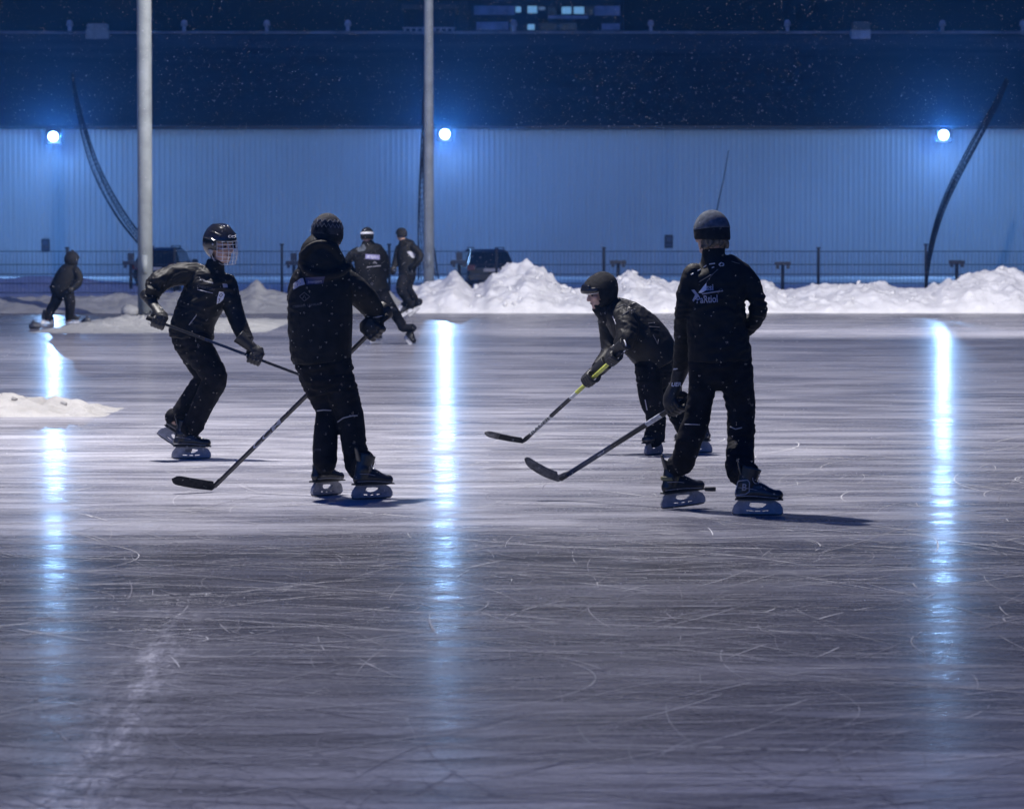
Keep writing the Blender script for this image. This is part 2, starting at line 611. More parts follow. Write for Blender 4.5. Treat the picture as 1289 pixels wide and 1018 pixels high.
# ------------------------------------------------------------------ world
w = bpy.data.worlds.new('World')
SC.world = w
w.use_nodes = True
nt = w.node_tree
sky = nt.nodes.new('ShaderNodeTexSky')
sky.sky_type = 'NISHITA'
sky.sun_disc = False
sky.sun_elevation = R(-3.5)
sky.sun_rotation = R(200)
mxs = nt.nodes.new('ShaderNodeMix')
mxs.data_type = 'RGBA'
mxs.blend_type = 'MULTIPLY'
mxs.inputs['Factor'].default_value = 1
mxs.inputs['B'].default_value = (.38, 2.0, 9.2, 1)
nt.links.new(sky.outputs['Color'], mxs.inputs['A'])
nt.links.new(mxs.outputs['Result'], nt.nodes['Background'].inputs['Color'])
nt.nodes['Background'].inputs['Strength'].default_value = 0.54

# ------------------------------------------------------------------ ground
def sheet(name, x0, x1, y0, y1, z, m, nx=1, ny=1):
    bm = bmesh.new()
    g = [[bm.verts.new((x0 + (x1 - x0) * i / nx, y0 + (y1 - y0) * j / ny, z)) for i in range(nx + 1)] for j in range(ny + 1)]
    for j in range(ny):
        for i in range(nx):
            bm.faces.new((g[j][i], g[j][i + 1], g[j + 1][i + 1], g[j + 1][i]))
    o = obj(name, bm, m, smooth=False)
    o['kind'] = 'structure'
    return o


sheet('snow_ground', -900, 900, -60, 1800, -.03, M['snow_field'])
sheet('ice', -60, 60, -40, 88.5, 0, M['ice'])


# skate marks in the ice: uncountable
def scratches():
    bm = bmesh.new()
    lay = bm.loops.layers.float_color.new('tone')
    rnd = random.Random(5)
    for i in range(7600):
        Y = 10.2 * (85 / 10.2) ** (rnd.random() ** 1.25) if i % 5 else 9.5 + rnd.random() * 26
        X = (rnd.random() - .5) * 2 * (1.0 + Y * .15)
        kind = rnd.random()
        if kind < .70:
            rad = rnd.uniform(3, 22); L = rnd.uniform(.4, 3.2); th = rnd.gauss(0, .42) + (math.pi if rnd.random() < .5 else 0)
        elif kind < .90:
            rad = rnd.uniform(1.2, 6); L = rnd.uniform(.3, 2.4); th = rnd.uniform(0, 6.28)
        else:
            rad = rnd.uniform(.05, .26); L = rad * rnd.uniform(.8, 3.0); th = rnd.uniform(0, 6.28)
        fresh = i >= 3600
        scuff = i >= 5600
        if fresh:
            Y = rnd.uniform(11.5, 32); X = (rnd.random() - .5) * Y * .28; rad = rnd.uniform(.6, 9); L = rnd.uniform(.1, 1.3); th = rnd.uniform(0, 6.28)
        if scuff:
            Y = rnd.uniform(10.8, 18.2); X = -.874 - .0366 * Y + rnd.gauss(0, .10) * (1.6 if rnd.random() < .3 else 1) + rnd.choice((0, 0, .22, -.3)) ; rad = rnd.uniform(2, 20); L = rnd.uniform(.008, .07); th = math.pi / 2 + rnd.gauss(.05, .7)
        wd = rnd.choice((.0006, .0008, .0010, .0013, .0020)) * (1.0 + Y * .02)
        tone = rnd.random() ** 3.0 if not fresh else rnd.uniform(.06, .9) ** 2.0
        sg = rnd.choice((-1, 1))
        n = max(5, min(22, int(L / .1)))
        x, y = X, Y
        prev = None
        z = .0018 + rnd.random() * .0016
        broken = rnd.random() < .35
        for k in range(n + 1):
            t = k / n
            ww = wd * (math.sin(math.pi * min(1, max(0, t))) ** .5 * .9 + .1) * rnd.uniform(.7, 1.25)
            nx, ny = -math.sin(th), math.cos(th)
            ww *= 1 + 1.3 * abs(math.cos(th))
            a = bm.verts.new((x + nx * ww, y + ny * ww, z))
            c = bm.verts.new((x - nx * ww, y - ny * ww, z))
            if prev and not (broken and rnd.random() < .4):
                f = bm.faces.new((prev[0], prev[1], c, a))
                for lp in f.loops:
                    lp[lay] = (tone, tone, tone, 1)
            prev = (a, c)
            x += math.cos(th) * L / n
            y += math.sin(th) * L / n
            th += sg * L / n / rad
    m = bpy.data.materials.new('scratched_ice')
    m.use_nodes = True
    nt = m.node_tree
    b = nt.nodes['Principled BSDF']
    at_ = nt.nodes.new('ShaderNodeAttribute')
    at_.attribute_name = 'tone'
    cr = ramp(nt, [(0, (.24, .24, .275)), (1, (.86, .86, .88))])
    nt.links.new(at_.outputs['Fac'], cr.inputs['Fac'])
    nt.links.new(cr.outputs['Color'], b.inputs['Base Color'])
    b.inputs['Roughness'].default_value = .8
    b.inputs['Specular IOR Level'].default_value = .0
    o = obj('skate_marks', bm, m, smooth=False)
    tag(o, 'fine white skate scratches and curls all over the grey ice', 'skate marks', kind='stuff')


scratches()


# ------------------------------------------------------------------ snow banks
def interp(tab, x):
    if x <= tab[0][0]:
        return tab[0][1]
    for (a, b), (c, d) in zip(tab, tab[1:]):
        if x <= c:
            t = (x - a) / (c - a)
            t = t * t * (3 - 2 * t)
            return b + (d - b) * t
    return tab[-1][1]


def bank(name, x0, x1, yf, yb, tab, crest, m, label, step=.055, chunk=.07, seed=0.0, edge=.35, front=.5):
    """heightfield heap: tab gives crest height over x"""
    bm = bmesh.new()
    nx = int((x1 - x0) / step)
    ny = int((yb - yf) / step)
    g = []
    for j in range(ny + 1):
        row = []
        for i in range(nx + 1):
            x, y = x0 + (x1 - x0) * i / nx, yf + (yb - yf) * j / ny
            wob = noise.noise(V((x * .9, 3 + seed, 0))) * .5 + noise.noise(V((x * 3.1, 9 + seed, 0))) * .18
            cy = crest + wob * .7
            H = interp(tab, x) * .94
            if y < cy:
                t = (y - (yf + .25 + wob * edge)) / max(.2, cy - (yf + .25 + wob * edge))
            else:
                t = 1 - (y - cy) / (yb - .2 - cy)
            t = max(0.0, min(1.0, t))
            prof = t ** front if y < cy else t * t * (3 - 2 * t)
            lump = noise.fractal(V((x * 1.3, y * 1.3, seed)), 1.0, 2.0, 4) * .30
            d, _p = noise.voronoi(V((x * 3.3, y * 3.3, seed)))
            clod = max(0, .6 - d[0]) * chunk * 3.2 * max(0, noise.noise(V((x * 1.1, y * 1.1, seed + 2))) + .45)
            d2, _p = noise.voronoi(V((x * 8.3, y * 8.3, seed + 4)))
            clod += max(0, .5 - d2[0]) * chunk * 1.1
            e = min(1.0, min(i, nx - i) / 8)
            z = (H * prof * (1 + lump) + (clod + noise.noise(V((x * 6, y * 6, seed))) * .03) * min(1, prof * 3)) * e - .03 * (1 - min(1, t * 6)) - (.05 if t <= 0 else 0)
            row.append(bm.verts.new((x, y, z)))
        g.append(row)
    for j in range(ny):
        for i in range(nx):
            bm.faces.new((g[j][i], g[j][i + 1], g[j + 1][i + 1], g[j + 1][i]))
    rnd = random.Random(int(seed * 10))
    bm.verts.ensure_lookup_table()
    if chunk > .03 and step < .1:
        base = bm.verts[:]
        for q in range(int((x1 - x0) * 34)):
            v = base[rnd.randrange(len(base))]
            if v.co.z < .06:
                continue
            r = min(step, .055) * rnd.choice((.4, .5, .6, .8, 1.1, 1.8)) * (.6 + chunk * 8) * .62
            Mx = Matrix.Translation(v.co + V((0, 0, r * .2))) @ Matrix.Rotation(rnd.random() * 6, 4, V((rnd.random(), rnd.random(), rnd.random() + .01))) @ Matrix.Diagonal((rnd.uniform(.8, 1.5), rnd.uniform(.7, 1.2), rnd.uniform(.5, 1), 1))
            for w_ in bmesh.ops.create_icosphere(bm, subdivisions=1, radius=r, matrix=Mx)['verts']:
                w_.co += V((rnd.uniform(-.3, .3), rnd.uniform(-.3, .3), rnd.uniform(-.3, .3))) * r
    o = obj(name, bm, m)
    tag(o, label, 'snow bank')
    return o


def crest_tab(rows, Y):
    return [((px - 644.5) / F * Y, CAMH - (py - 299) / F * Y) for px, py in rows]


RB = [(505, 366), (522, 360), (540, 351), (556, 352), (572, 345), (586, 356), (594, 364), (606, 357), (618, 347), (640, 341), (660, 337), (682, 342), (692, 350), (702, 357),
      (718, 362), (740, 368), (762, 366), (778, 352), (792, 345), (806, 350), (822, 349), (845, 357), (880, 359), (960, 356), (985, 366), (1010, 366), (1030, 362), (1062, 359),
      (1092, 356), (1112, 356), (1132, 361), (1152, 364), (1166, 366), (1180, 357), (1200, 346), (1220, 341), (1250, 342), (1289, 346), (1500, 352)]
LB = [(-300, 374), (0, 375), (60, 374), (120, 373), (150, 369), (200, 370), (250, 367), (300, 365), (322, 357), (335, 367), (370, 369), (430, 368), (505, 366), (530, 370)]
bank('snow_bank', -2.75, 16, 85.6, 92.5, crest_tab(RB, 88.6), 88.6, M['snow'], 'tall lumpy white snow bank along the far ice edge in front of the dark car', seed=1.3)
bank('snow_bank', -18, -2.35, 85.4, 92.0, crest_tab(LB, 88.2), 88.2, M['snow_shaded'], 'low smooth grey snow bank behind the left light pole', chunk=.02, seed=5.1, front=.9)
bank('snow_ridge', -8.2, -3.85, 35.9, 38.6, [(-8.2, .2), (-5.2, .14), (-4.9, .17), (-4.6, .11), (-4.3, .07), (-4.05, .02), (-3.9, 0)], 37.2, M['snow_dirty'], 'small ridge of crumbly scraped snow lying on the ice at the left edge', step=.03, chunk=.05, seed=2.2, edge=.5, front=.8)
bank('snow_heap', -8.6, -4.4, 66.5, 80.5, [(-8.6, 0), (-8.2, .05), (-7.4, .12), (-6.9, .09), (-6.0, .04), (-4.8, .02), (-4.4, 0)], 76.5, M['snow_shaded'], 'thin sweep of scraped snow on the ice at the foot of the left pole', step=.08, chunk=.05, seed=7.2, edge=1.2, front=1.2)
bank('snow_drift', -34, -10, 112, 134, [(-34, .5), (-22, .4), (-18, .25), (-15, .45), (-12, .25), (-10, 0)], 121, M['snow_field'], 'low blue snow drift beyond the fence on the far left', step=.35, chunk=.06, seed=4.0, edge=1.5, front=.9)

# clods of snow / pucks lying on the far ice
def clod(px, py, Y, r, label):
    bm = bmesh.new()
    ell(bm, (0, 0, r * .5), (r, r * .8, r * .7), seg=12, rings=8)
    for v in bm.verts:
        v.co *= 1 + .35 * noise.noise(v.co * 14 + V((px, 0, 0)))
    o = obj('ice_clod', bm, M['dark_ice'] if Y < 80 else M['snow_shaded'])
    o.location = at(px, py, Y)
    o.location.z = 0
    tag(o, label, 'ice lump', 'lumps of ice on the far ice')


clod(44, 414, 71, .12, 'dark lump of ice on the blue ice, left of the far left skater')
clod(109, 406, 76, .09, 'dark lump of ice on the blue ice, right of the far left skater')
clod(163, 397, 83, .2, 'grey lump of snow beside the foot of the thick light pole')


# ------------------------------------------------------------------ light poles
def pole(px, Y, r0, r1, h, label, heap):
    t = empty('light_pole', at(px, 380, Y) * V((1, 1, 0)) if False else V(((px - 644.5) / F * Y, Y, 0)))
    bm = bmesh.new()
    loft(bm, [(0, 0, -.03), (0, 0, h * .5), (0, 0, h)], [r0, (r0 + r1) / 2, r1], sides=28, sub=2, caps=('flat', 'flat'))
    obj('shaft', bm, M['pole'], t)
    bm = bmesh.new()
    loft(bm, [(0, 0, -.02), (0, 0, .05)], [r0 * 2.1, r0 * 2.1], sides=24, caps=('flat', 'flat'))
    for k in range(6):
        a = k * math.pi / 3
        loft(bm, [(math.cos(a) * r0 * 1.7, math.sin(a) * r0 * 1.7, .05), (math.cos(a) * r0 * 1.7, math.sin(a) * r0 * 1.7, .1)], [.03, .03], sides=6, caps=('flat', 'flat'))
    obj('base_flange', bm, M['dark_metal'], t)
    bm = bmesh.new()
    bx(bm, (0, -r0 - .004, 1.1), (r0 * .8, .03, .42), .008)
    obj('hatch', bm, M['pole'], t)
    tag(t, label, 'light pole')
    return t


pole(183, 84, .165, .15, 16, 'thick grey light pole rising behind the helmeted player', True)
pole(540, 104, .15, .085, 17, 'slim tapering grey light pole rising beside the middle floodlight', False)

# ------------------------------------------------------------------ hall
HY = 170.0
EAVE = CAMH + 139 / F * HY
RIDY = 206.0
RIDZ = CAMH + 255 / F * RIDY
hall = empty('hall', (0, HY, 0))
tag(hall, 'long hall with pale blue ribbed wall and dark sloping roof behind the rink', 'hall')
bm = bmesh.new()
x = -48.0
prev = None
prof = []
while x < 48:
    prof += [(x, 0), (x + .11, 0), (x + .135, -.06), (x + .21, -.06)]
    x += .235
for (xx, yy) in prof:
    a = bm.verts.new((xx, yy, -.1))
    b_ = bm.verts.new((xx, yy, EAVE))
    if prev:
        bm.faces.new((prev[0], a, b_, prev[1]))
    prev = (a, b_)
obj('wall', bm, M['cladding'], hall, smooth=False)
bm = bmesh.new()
bx(bm, (0, .22, EAVE * .5 - .1), (96, .3, EAVE - .1))
obj('wall_core', bm, M['dark_metal'], hall, smooth=False)
bm = bmesh.new()
vs = [bm.verts.new(p) for p in ((-49, -.55, EAVE + .02), (49, -.55, EAVE + .02), (49, RIDY - HY, RIDZ), (-49, RIDY - HY, RIDZ), (49, 2 * (RIDY - HY), EAVE), (-49, 2 * (RIDY - HY), EAVE))]
bm.faces.new((vs[0], vs[1], vs[2], vs[3]))
bm.faces.new((vs[3], vs[2], vs[4], vs[5]))
rf = obj('roof', bm, M['roof'], None, smooth=False)
rf.data.transform(Matrix.Translation((0, HY, 0)))
rf.parent = hall
rf.matrix_parent_inverse = Matrix.Translation((0, -HY, 0))
bm = bmesh.new()
bx(bm, (0, -.5, EAVE - .05), (98, .12, .16))
obj('gutter', bm, M['dark_metal'], hall, smooth=False)
# snow line and ridge vents
bm = bmesh.new()
bx(bm, (0, RIDY - HY, RIDZ + .06), (98, .7, .14), .04)
obj('ridge_cap', bm, mat('snowy_ridge', (.2, .22, .27), .8, vary=(.8, .5)), hall, smooth=False)
for px in (88, 232, 336, 438, 647, 819, 991, 1186, 1287):
    bm = bmesh.new()
    c = at(px, 38, RIDY) - V((0, HY, 0))
    loft(bm, [(c.x, c.y - .1, RIDZ - .1), (c.x, c.y - .1, RIDZ + .42)], [.1, .1], sides=12, caps=('flat', 'flat'))
    loft(bm, [(c.x, c.y - .1, RIDZ + .42), (c.x, c.y - .1, RIDZ + .58)], [.19, .16], sides=12, caps=('flat', 'round'))
    obj('roof_vent', bm, M['band'], hall)
for px, wpx, label in ((1083, 24, 'small dark roof hatch with a snow cap on the right part of the hall ridge'), (123, 28, 'low snow covered roof hatch on the left part of the hall ridge')):
    c = at(px, 35, RIDY - 2.0)
    wd = wpx * RIDY / F
    t = empty('roof_hatch', (c.x, RIDY - 2.0, RIDZ - .35))
    bm = bmesh.new()
    bx(bm, (0, 0, .12), (wd, .8, .7), .03)
    obj('housing', bm, M['band'] if px > 600 else M['snow_shaded'], t, smooth=False)
    bm = bmesh.new()
    bx(bm, (0, 0, .62), (wd * .92, .9, .3 if px < 600 else .52), .06)
    obj('lid', bm, M['snow_shaded'] if px < 600 else M['dark_metal'], t, smooth=False)
    tag(t, label, 'roof hatch', 'hatches on the hall ridge')

for px, py, label in ((57, 309, 'small square dark sign on the hall wall above the far left skater'), (842, 304, 'small square dark sign on the hall wall left of the grey beanie player')):
    c = at(px, py, HY - .1)
    t = empty('wall_sign', (c.x, HY - .06, c.z))
    bm = bmesh.new()
    bx(bm, (0, 0, 0), (.36, .04, .58), .01)
    obj('panel', bm, M['sign'], t, smooth=False)
    bm = bmesh.new()
    bx(bm, (0, -.025, .1), (.2, .012, .2), .004)
    bx(bm, (0, -.025, -.16), (.26, .012, .07), .004)
    obj('marking', bm, M['sign_face'], t, smooth=False)
    tag(t, label, 'sign', 'signs on the hall wall')

# floodlights hung on short arms from the eave
for px, py, label in ((67, 172, 'lit blue white floodlight on the hall wall, left of the thick light pole'), (560, 169, 'lit blue white floodlight on the hall wall, right beside the slim light pole'), (1188, 170, 'lit blue white floodlight on the hall wall near the right hand hanging net')):
    c = at(px, py, HY - 1.2)
    t = empty('floodlight', c)
    bm = bmesh.new()
    bx(bm, (0, .1, 0), (.72, .16, .66), .03)
    obj('housing', bm, M['dark_metal'], t, smooth=False)
    bm = bmesh.new()
    loft(bm, [(0, .02, 0), (0, 0, 0)], [.21, .21], sides=24, caps=('flat', 'flat'))
    obj('lens', bm, M['lens'], t, smooth=False)
    bm = bmesh.new()
    tube_bm(bm, [V((0, .16, 0)), V((0, .7, .16)), V((0, 1.15, .16))], .03, 8)
    obj('bracket', bm, M['dark_metal'], t)
    tag(t, label, 'floodlight', 'floodlights on the hall wall')
    # the beam this floodlight throws along the wall behind it and over the yard
    ld = bpy.data.lights.new('floodlight_glow', 'POINT')
    ld.energy = 110
    ld.color = (.24, .46, 1.0)
    ld.shadow_soft_size = .2
    lo = bpy.data.objects.new('floodlight_glow', ld)
    link(lo)
    lo.location = c + V((0, -.3, -.2))
    ld = bpy.data.lights.new('floodlight_beam', 'SPOT')
    ld.energy = 2400
    ld.spot_size = R(172)
    ld.spot_blend = .4

    ld.color = (.28, .54, 1.0)
    ld.shadow_soft_size = .12
    lo = bpy.data.objects.new('floodlight_beam', ld)
    link(lo)
    lo.location = c + V((0, -.25, 0))
    lo.rotation_euler = (R(-84), 0, 0)

# ------------------------------------------------------------------ buildings beyond
bb = empty('apartment_building', at(687, 42, 262) * V((1, 1, 0)))
bx0 = bb.location.x
sc = 262 / F
def zz(py): return at(0, py, 262).z
bm = bmesh.new()
bx(bm, (0, 6, zz(60) * .5 + 4), (195 * sc, 12, zz(-60) ), .0)
obj('wall', bm, M['brick'], bb, smooth=False)
for (a, b_, y0, y1) in ((597, 648, 8, 19), (748, 780, 8, 20), (600, 640, 28, 38), (757, 780, 30, 38), (690, 740, 20, 24)):
    bm = bmesh.new()
    bx(bm, (((a + b_) / 2 - 687) * sc, -.05, (zz(y0) + zz(y1)) / 2), ((b_ - a) * sc, .1, (y1 - y0) * sc))
    obj('balcony_band', bm, M['band'], bb, smooth=False)
for (a, b_, y0, y1, m) in ((649, 656, 9, 16, 'lit'), (664, 676, 8, 17, 'lit'), (678, 686, 9, 13, 'lit_dim'), (707, 719, 9, 18, 'lit'), (722, 735, 9, 18, 'lit'), (664, 673, 31, 38, 'lit'), (644, 649, 30, 42, 'lit_dim'), (690, 700, 9, 18, 'dark_glass'), (738, 746, 9, 18, 'dark_glass'), (680, 700, 30, 38, 'dark_glass'), (705, 725, 30, 38, 'dark_glass')):
    bm = bmesh.new()
    w_, h_ = (b_ - a) * sc, (y1 - y0) * sc
    xx, z_ = ((a + b_) / 2 - 687) * sc, (zz(y0) + zz(y1)) / 2
    for sx in (-1, 1):
        bx(bm, (xx + sx * (w_ / 2 + .03), -.06, z_), (.06, .12, h_ + .12))
    for sz in (-1, 1):
        bx(bm, (xx, -.06, z_ + sz * (h_ / 2 + .03)), (w_, .11, .06))
    fr = obj('window', bm, M['dark_metal'], bb, smooth=False)
    bm = bmesh.new()
    bx(bm, (xx, -.03, z_), (w_, .05, h_))
    if m == 'lit' and y0 < 20:
        bx(bm, (xx + w_ * .1, -.08, z_ + h_ * .12), (w_ * .3, .02, h_ * .3))
    obj('pane', bm, M[m], fr, smooth=False)
bm = bmesh.new()
bx(bm, (0, 6, zz(0) + 3.0), (190 * sc, 12.6, .4))
obj('roof', bm, M['dark_metal'], bb, smooth=False)
tag(bb, 'dark apartment building with a few lit windows beyond the hall roof', 'building')

pb = empty('roof_house', at(540, 45, 240) * V((1, 1, 0)))
s2 = 240 / F
def z2(py): return at(0, py, 240).z
bm = bmesh.new()
bx(bm, (0, 3, z2(60) * .5 + z2(10) * .5 ), (64 * s2, 6, z2(10) - z2(60)), .0)
obj('wall', bm, M['brick'], pb, smooth=False)
bm = bmesh.new()
for k in range(9):
    bx(bm, ((-30 + k * 7.5) * s2, -.5, z2(42)), (2.2 * s2, .1, 12 * s2))
bx(bm, (0, -.5, z2(36)), (66 * s2, .12, .08))
obj('railing', bm, M['band'], pb, smooth=False)
bm = bmesh.new()
bx(bm, (0, 3, z2(9)), (68 * s2, 6.5, .25))
obj('roof', bm, M['dark_metal'], pb, smooth=False)
tag(pb, 'dark house with a railed terrace beyond the roof, behind the slim pole', 'building')

# ------------------------------------------------------------------ fence
FY = 112.0
fence = empty('fence', (0, FY, 0))
tag(fence, 'dark wire mesh fence with thin posts behind the snow banks', 'fence')
ftop = CAMH - 14 / F * FY
xs = [(px - 644.5) / F * FY for px in range(-320, 1700, 135)]
for k, px in enumerate(range(-320, 1700, 135)):
    bm = bmesh.new()
    hh = ftop + (.1 if px in (1165, 355, 490) else 0)
    loft(bm, [(xs[k] , 0, -.05), (xs[k], 0, hh)], [.038, .038], sides=10, caps=('flat', 'round'))
    bx(bm, (xs[k], 0, hh + .02), (.13, .1, .05), .01)
    obj('post', bm, M['dark_metal'], fence)
bm = bmesh.new()
for z in (.08, .35, .62, .9, ftop - .08):
    tube_bm(bm, [V((xs[0], .03, z)), V((xs[-1], .03, z))], .011, 4)
x = xs[0]
while x < xs[-1]:
    tube_bm(bm, [V((x, .03, .02)), V((x, .03, ftop - .08))], .0042, 3)
    x += .11
obj('mesh_panel', bm, M['dark_metal'], fence, smooth=False)

# ------------------------------------------------------------------ car heater posts
def heater(px, top, box, label, Y=118):
    z = CAMH - (top - 299) / F * Y
    t = empty('heater_post', ((px - 644.5) / F * Y, Y, 0))
    bm = bmesh.new()
    loft(bm, [(0, 0, -.05), (0, 0, z)], [.055, .055], sides=10, caps=('flat', 'flat'))
    obj('post', bm, M['dark_metal'], t)
    bm = bmesh.new()
    bx(bm, (0, 0, z - .02), (.5, .12, .11), .015)
    for s in (-1, 1):
        bx(bm, (s * .16, -.08, z - .12), (.1, .05, .12), .01)
    obj('socket_bar', bm, M['sign'], t, smooth=False)
    if box:
        bm = bmesh.new()
        bx(bm, (0, 0, z + .16), (.2, .08, .24), .01)
        bx(bm, (0, -.045, z + .16), (.1, .012, .14), .004)
        obj('number_box', bm, M['sign'], t, smooth=False)
    tag(t, label, 'heater post', 'car heater posts in the yard behind the fence')


heater(165, 330, True, 'dark heater post with a box on top, left of the thick light pole')
heater(370, 330, True, 'dark heater post with a box on top, behind the hooded player')
heater(578, 329, True, 'dark heater post with a box on top, left of the dark parked car')
heater(778, 329, False, 'T shaped dark heater post behind the crouching player')
heater(985, 331, False, 'T shaped dark heater post right of the grey beanie player')
heater(1204, 329, False, 'T shaped dark heater post right of the right hanging net')


# ------------------------------------------------------------------ cars
def car(px, Y, rz, label, wpx):
    t = empty('parked_car', ((px - 644.5) / F * Y, Y, 0), rz)
    W = wpx * Y / F / 2
    bm = bmesh.new()
    # body shell: cross sections along length, y=0 tail (towards viewer) .. 4.3 nose
    secs = [(0.0, .42, .86, .93), (.08, .32, .95, .985), (.9, .28, .98, 1.0), (2.2, .28, .96, 1.0), (3.3, .28, .9, .98), (4.2, .32, .78, .92), (4.35, .42, .66, .85)]
    rings = []
    for (yy, zb, zt, ww) in secs:
        a = W * ww
        rings.append([bm.verts.new(p) for p in ((-a * .9, yy, zb), (-a, yy, zb + .14), (-a, yy, zt - .12), (-a * .94, yy, zt), (a * .94, yy, zt), (a, yy, zt - .12), (a, yy, zb + .14), (a * .9, yy, zb))])
    for a, b_ in zip(rings, rings[1:]):
        for k in range(8):
            bm.faces.new((a[k], a[(k + 1) % 8], b_[(k + 1) % 8], b_[k]))
    bm.faces.new(rings[0]); bm.faces.new(rings[-1][::-1])
    # cabin
    cab = [(.12, .95, .93), (.42, 1.38, .78), (.7, 1.46, .76), (2.0, 1.48, .76), (2.35, 1.44, .75), (3.15, .95, .9)]
    rr = []
    for yy, zt, ww in cab:
        a = W * ww
        rr.append([bm.verts.new(p) for p in ((-W * .93, yy if zt > 1 else yy, .9), (-a, yy, zt - .06), (-a * .86, yy, zt), (a * .86, yy, zt), (a, yy, zt - .06), (W * .93, yy, .9))])
    for a, b_ in zip(rr, rr[1:]):
        for k in range(5):
            bm.faces.new((a[k], a[k + 1], b_[k + 1], b_[k]))
    bm.faces.new(rr[0]); bm.faces.new(rr[-1][::-1])
    bmesh.ops.bevel(bm, geom=bm.edges[:], offset=.02, segments=1, affect='EDGES')
    obj('body', bm, M['car_paint'], t, smooth=False)
    def quad(name, pts, m, th=.012):
        bm = bmesh.new()
        n = (V(pts[1]) - V(pts[0])).cross(V(pts[3]) - V(pts[0])).normalized()
        a = [bm.verts.new(V(p) + n * th) for p in pts]
        b2 = [bm.verts.new(V(p) - n * th) for p in pts]
        bm.faces.new(a); bm.faces.new(b2[::-1])
        for k in range(4):
            bm.faces.new((a[k], a[(k + 1) % 4], b2[(k + 1) % 4], b2[k]))
        return obj(name, bm, m, t, smooth=False)
    quad('rear_window', [(-W * .80, .135, .99), (W * .80, .135, .99), (W * .68, .37, 1.35), (-W * .68, .37, 1.35)], M['car_glass'])
    quad('windscreen', [(-W * .84, 3.12, 1.0), (W * .84, 3.12, 1.0), (W * .7, 2.45, 1.4), (-W * .7, 2.45, 1.4)], M['car_glass'])
    for s in (-1, 1):
        quad('side_window', [(s * W * .935, .75, .98), (s * W * .935, 2.75, .98), (s * W * .80, 2.25, 1.37), (s * W * .80, .8, 1.38)], M['car_glass'])
        bm = bmesh.new(); bx(bm, (s * W * .84, .03, .84), (.24, .1, .2), .02); obj('tail_light', bm, M['tail'], t, smooth=False)
        bm = bmesh.new(); bx(bm, (s * (W + .09), 2.75, 1.0), (.2, .1, .14), .03); obj('mirror', bm, M['car_paint'], t, smooth=False)
        bm = bmesh.new(); bx(bm, (s * W * .62, 1.4, 1.53), (.035, 1.5, .035), .008)
        bx(bm, (s * W * .62, .7, 1.5), (.03, .06, .06)); bx(bm, (s * W * .62, 2.1, 1.5), (.03, .06, .06)); obj('roof_rail', bm, M['dark_metal'], t, smooth=False)
        for yy in (.8, 3.45):
            bm = bmesh.new()
            loft(bm, [(s * (W - .24), yy, .33), (s * (W - .02), yy, .33)], [.33, .33], ref=(0, 0, 1), sides=24, caps=('flat', 'flat'))
            wh = obj('wheel', bm, M['rubber'], t)
            bm = bmesh.new()
            loft(bm, [(s * (W - .03), yy, .33), (s * (W - .005), yy, .33)], [.2, .18], ref=(0, 0, 1), sides=12, caps=('flat', 'flat'))
            obj('rim', bm, M['steel'], wh)
    bm = bmesh.new(); bx(bm, (0, -.02, .52), (W * 1.9, .14, .2), .04); obj('bumper', bm, M['dark_metal'], t, smooth=False)
    bm = bmesh.new(); bx(bm, (0, -.005, .76), (.5, .03, .11), .004); obj('number_plate', bm, M['plate'], t, smooth=False)
    tag(t, label, 'car', 'cars parked behind the snow bank')
    return t


c1 = car(619, 119, R(8), 'dark estate car half hidden behind the tall white snow bank', 62)
c2 = car(194, 121, R(-6), 'dark car parked behind the grey snow bank, cut by the thick pole', 56)


c1.scale.z = .9
c2.scale.z = .93


# ------------------------------------------------------------------ hanging safety nets
def net(label, path, Y0, Y1, width, strands, seed):
    """gathered net: a bundle of sagging cords knotted together"""
    rnd = random.Random(seed)
    bm = bmesh.new()
    n = len(path)
    P = []
    for i in range(n):
        t = i / (n - 1)
        P.append(at(path[i][0], path[i][1], Y0 + (Y1 - Y0) * t))
    # main rope
    lines = []
    for s in range(strands):
        u = (s / max(1, strands - 1) - .5) * 2
        ph = rnd.uniform(0, 6.28)
        line = []
        for i in range(n):
            t = i / (n - 1)
            sp = width[0] + (width[1] - width[0]) * t
            if len(width) > 2:
                sp = width[0] * (1 - t) ** 2 + width[1] * 2 * t * (1 - t) + width[2] * t * t
            d = (P[min(i + 1, n - 1)] - P[max(i - 1, 0)]).normalized()
            side = V((d.z, 0, -d.x))
            line.append(P[i] + side * (u * sp + math.sin(ph + t * 5) * .03) + V((0, math.sin(ph * 2 + t * 4) * sp * .8, 0)))
        lines.append(line)
        loft(bm, line, [.010 if abs(u) < .9 else .022] * n, sides=5, sub=4, caps=('flat', 'flat'))
    # cross cords of the mesh
    for i in range(n - 1):
        for q in range(7):
            t = q / 7
            for a, b_ in zip(lines, lines[1:]):
                p = a[i].lerp(a[i + 1], t)
                t2 = min(1, t + .12)
                r = b_[i].lerp(b_[i + 1], t2)
                tube_bm(bm, [p, r], .007, 3)
    o = obj('safety_net', bm, M['net'])
    tag(o, label, 'net', 'gathered nets hanging before the hall')
    return o


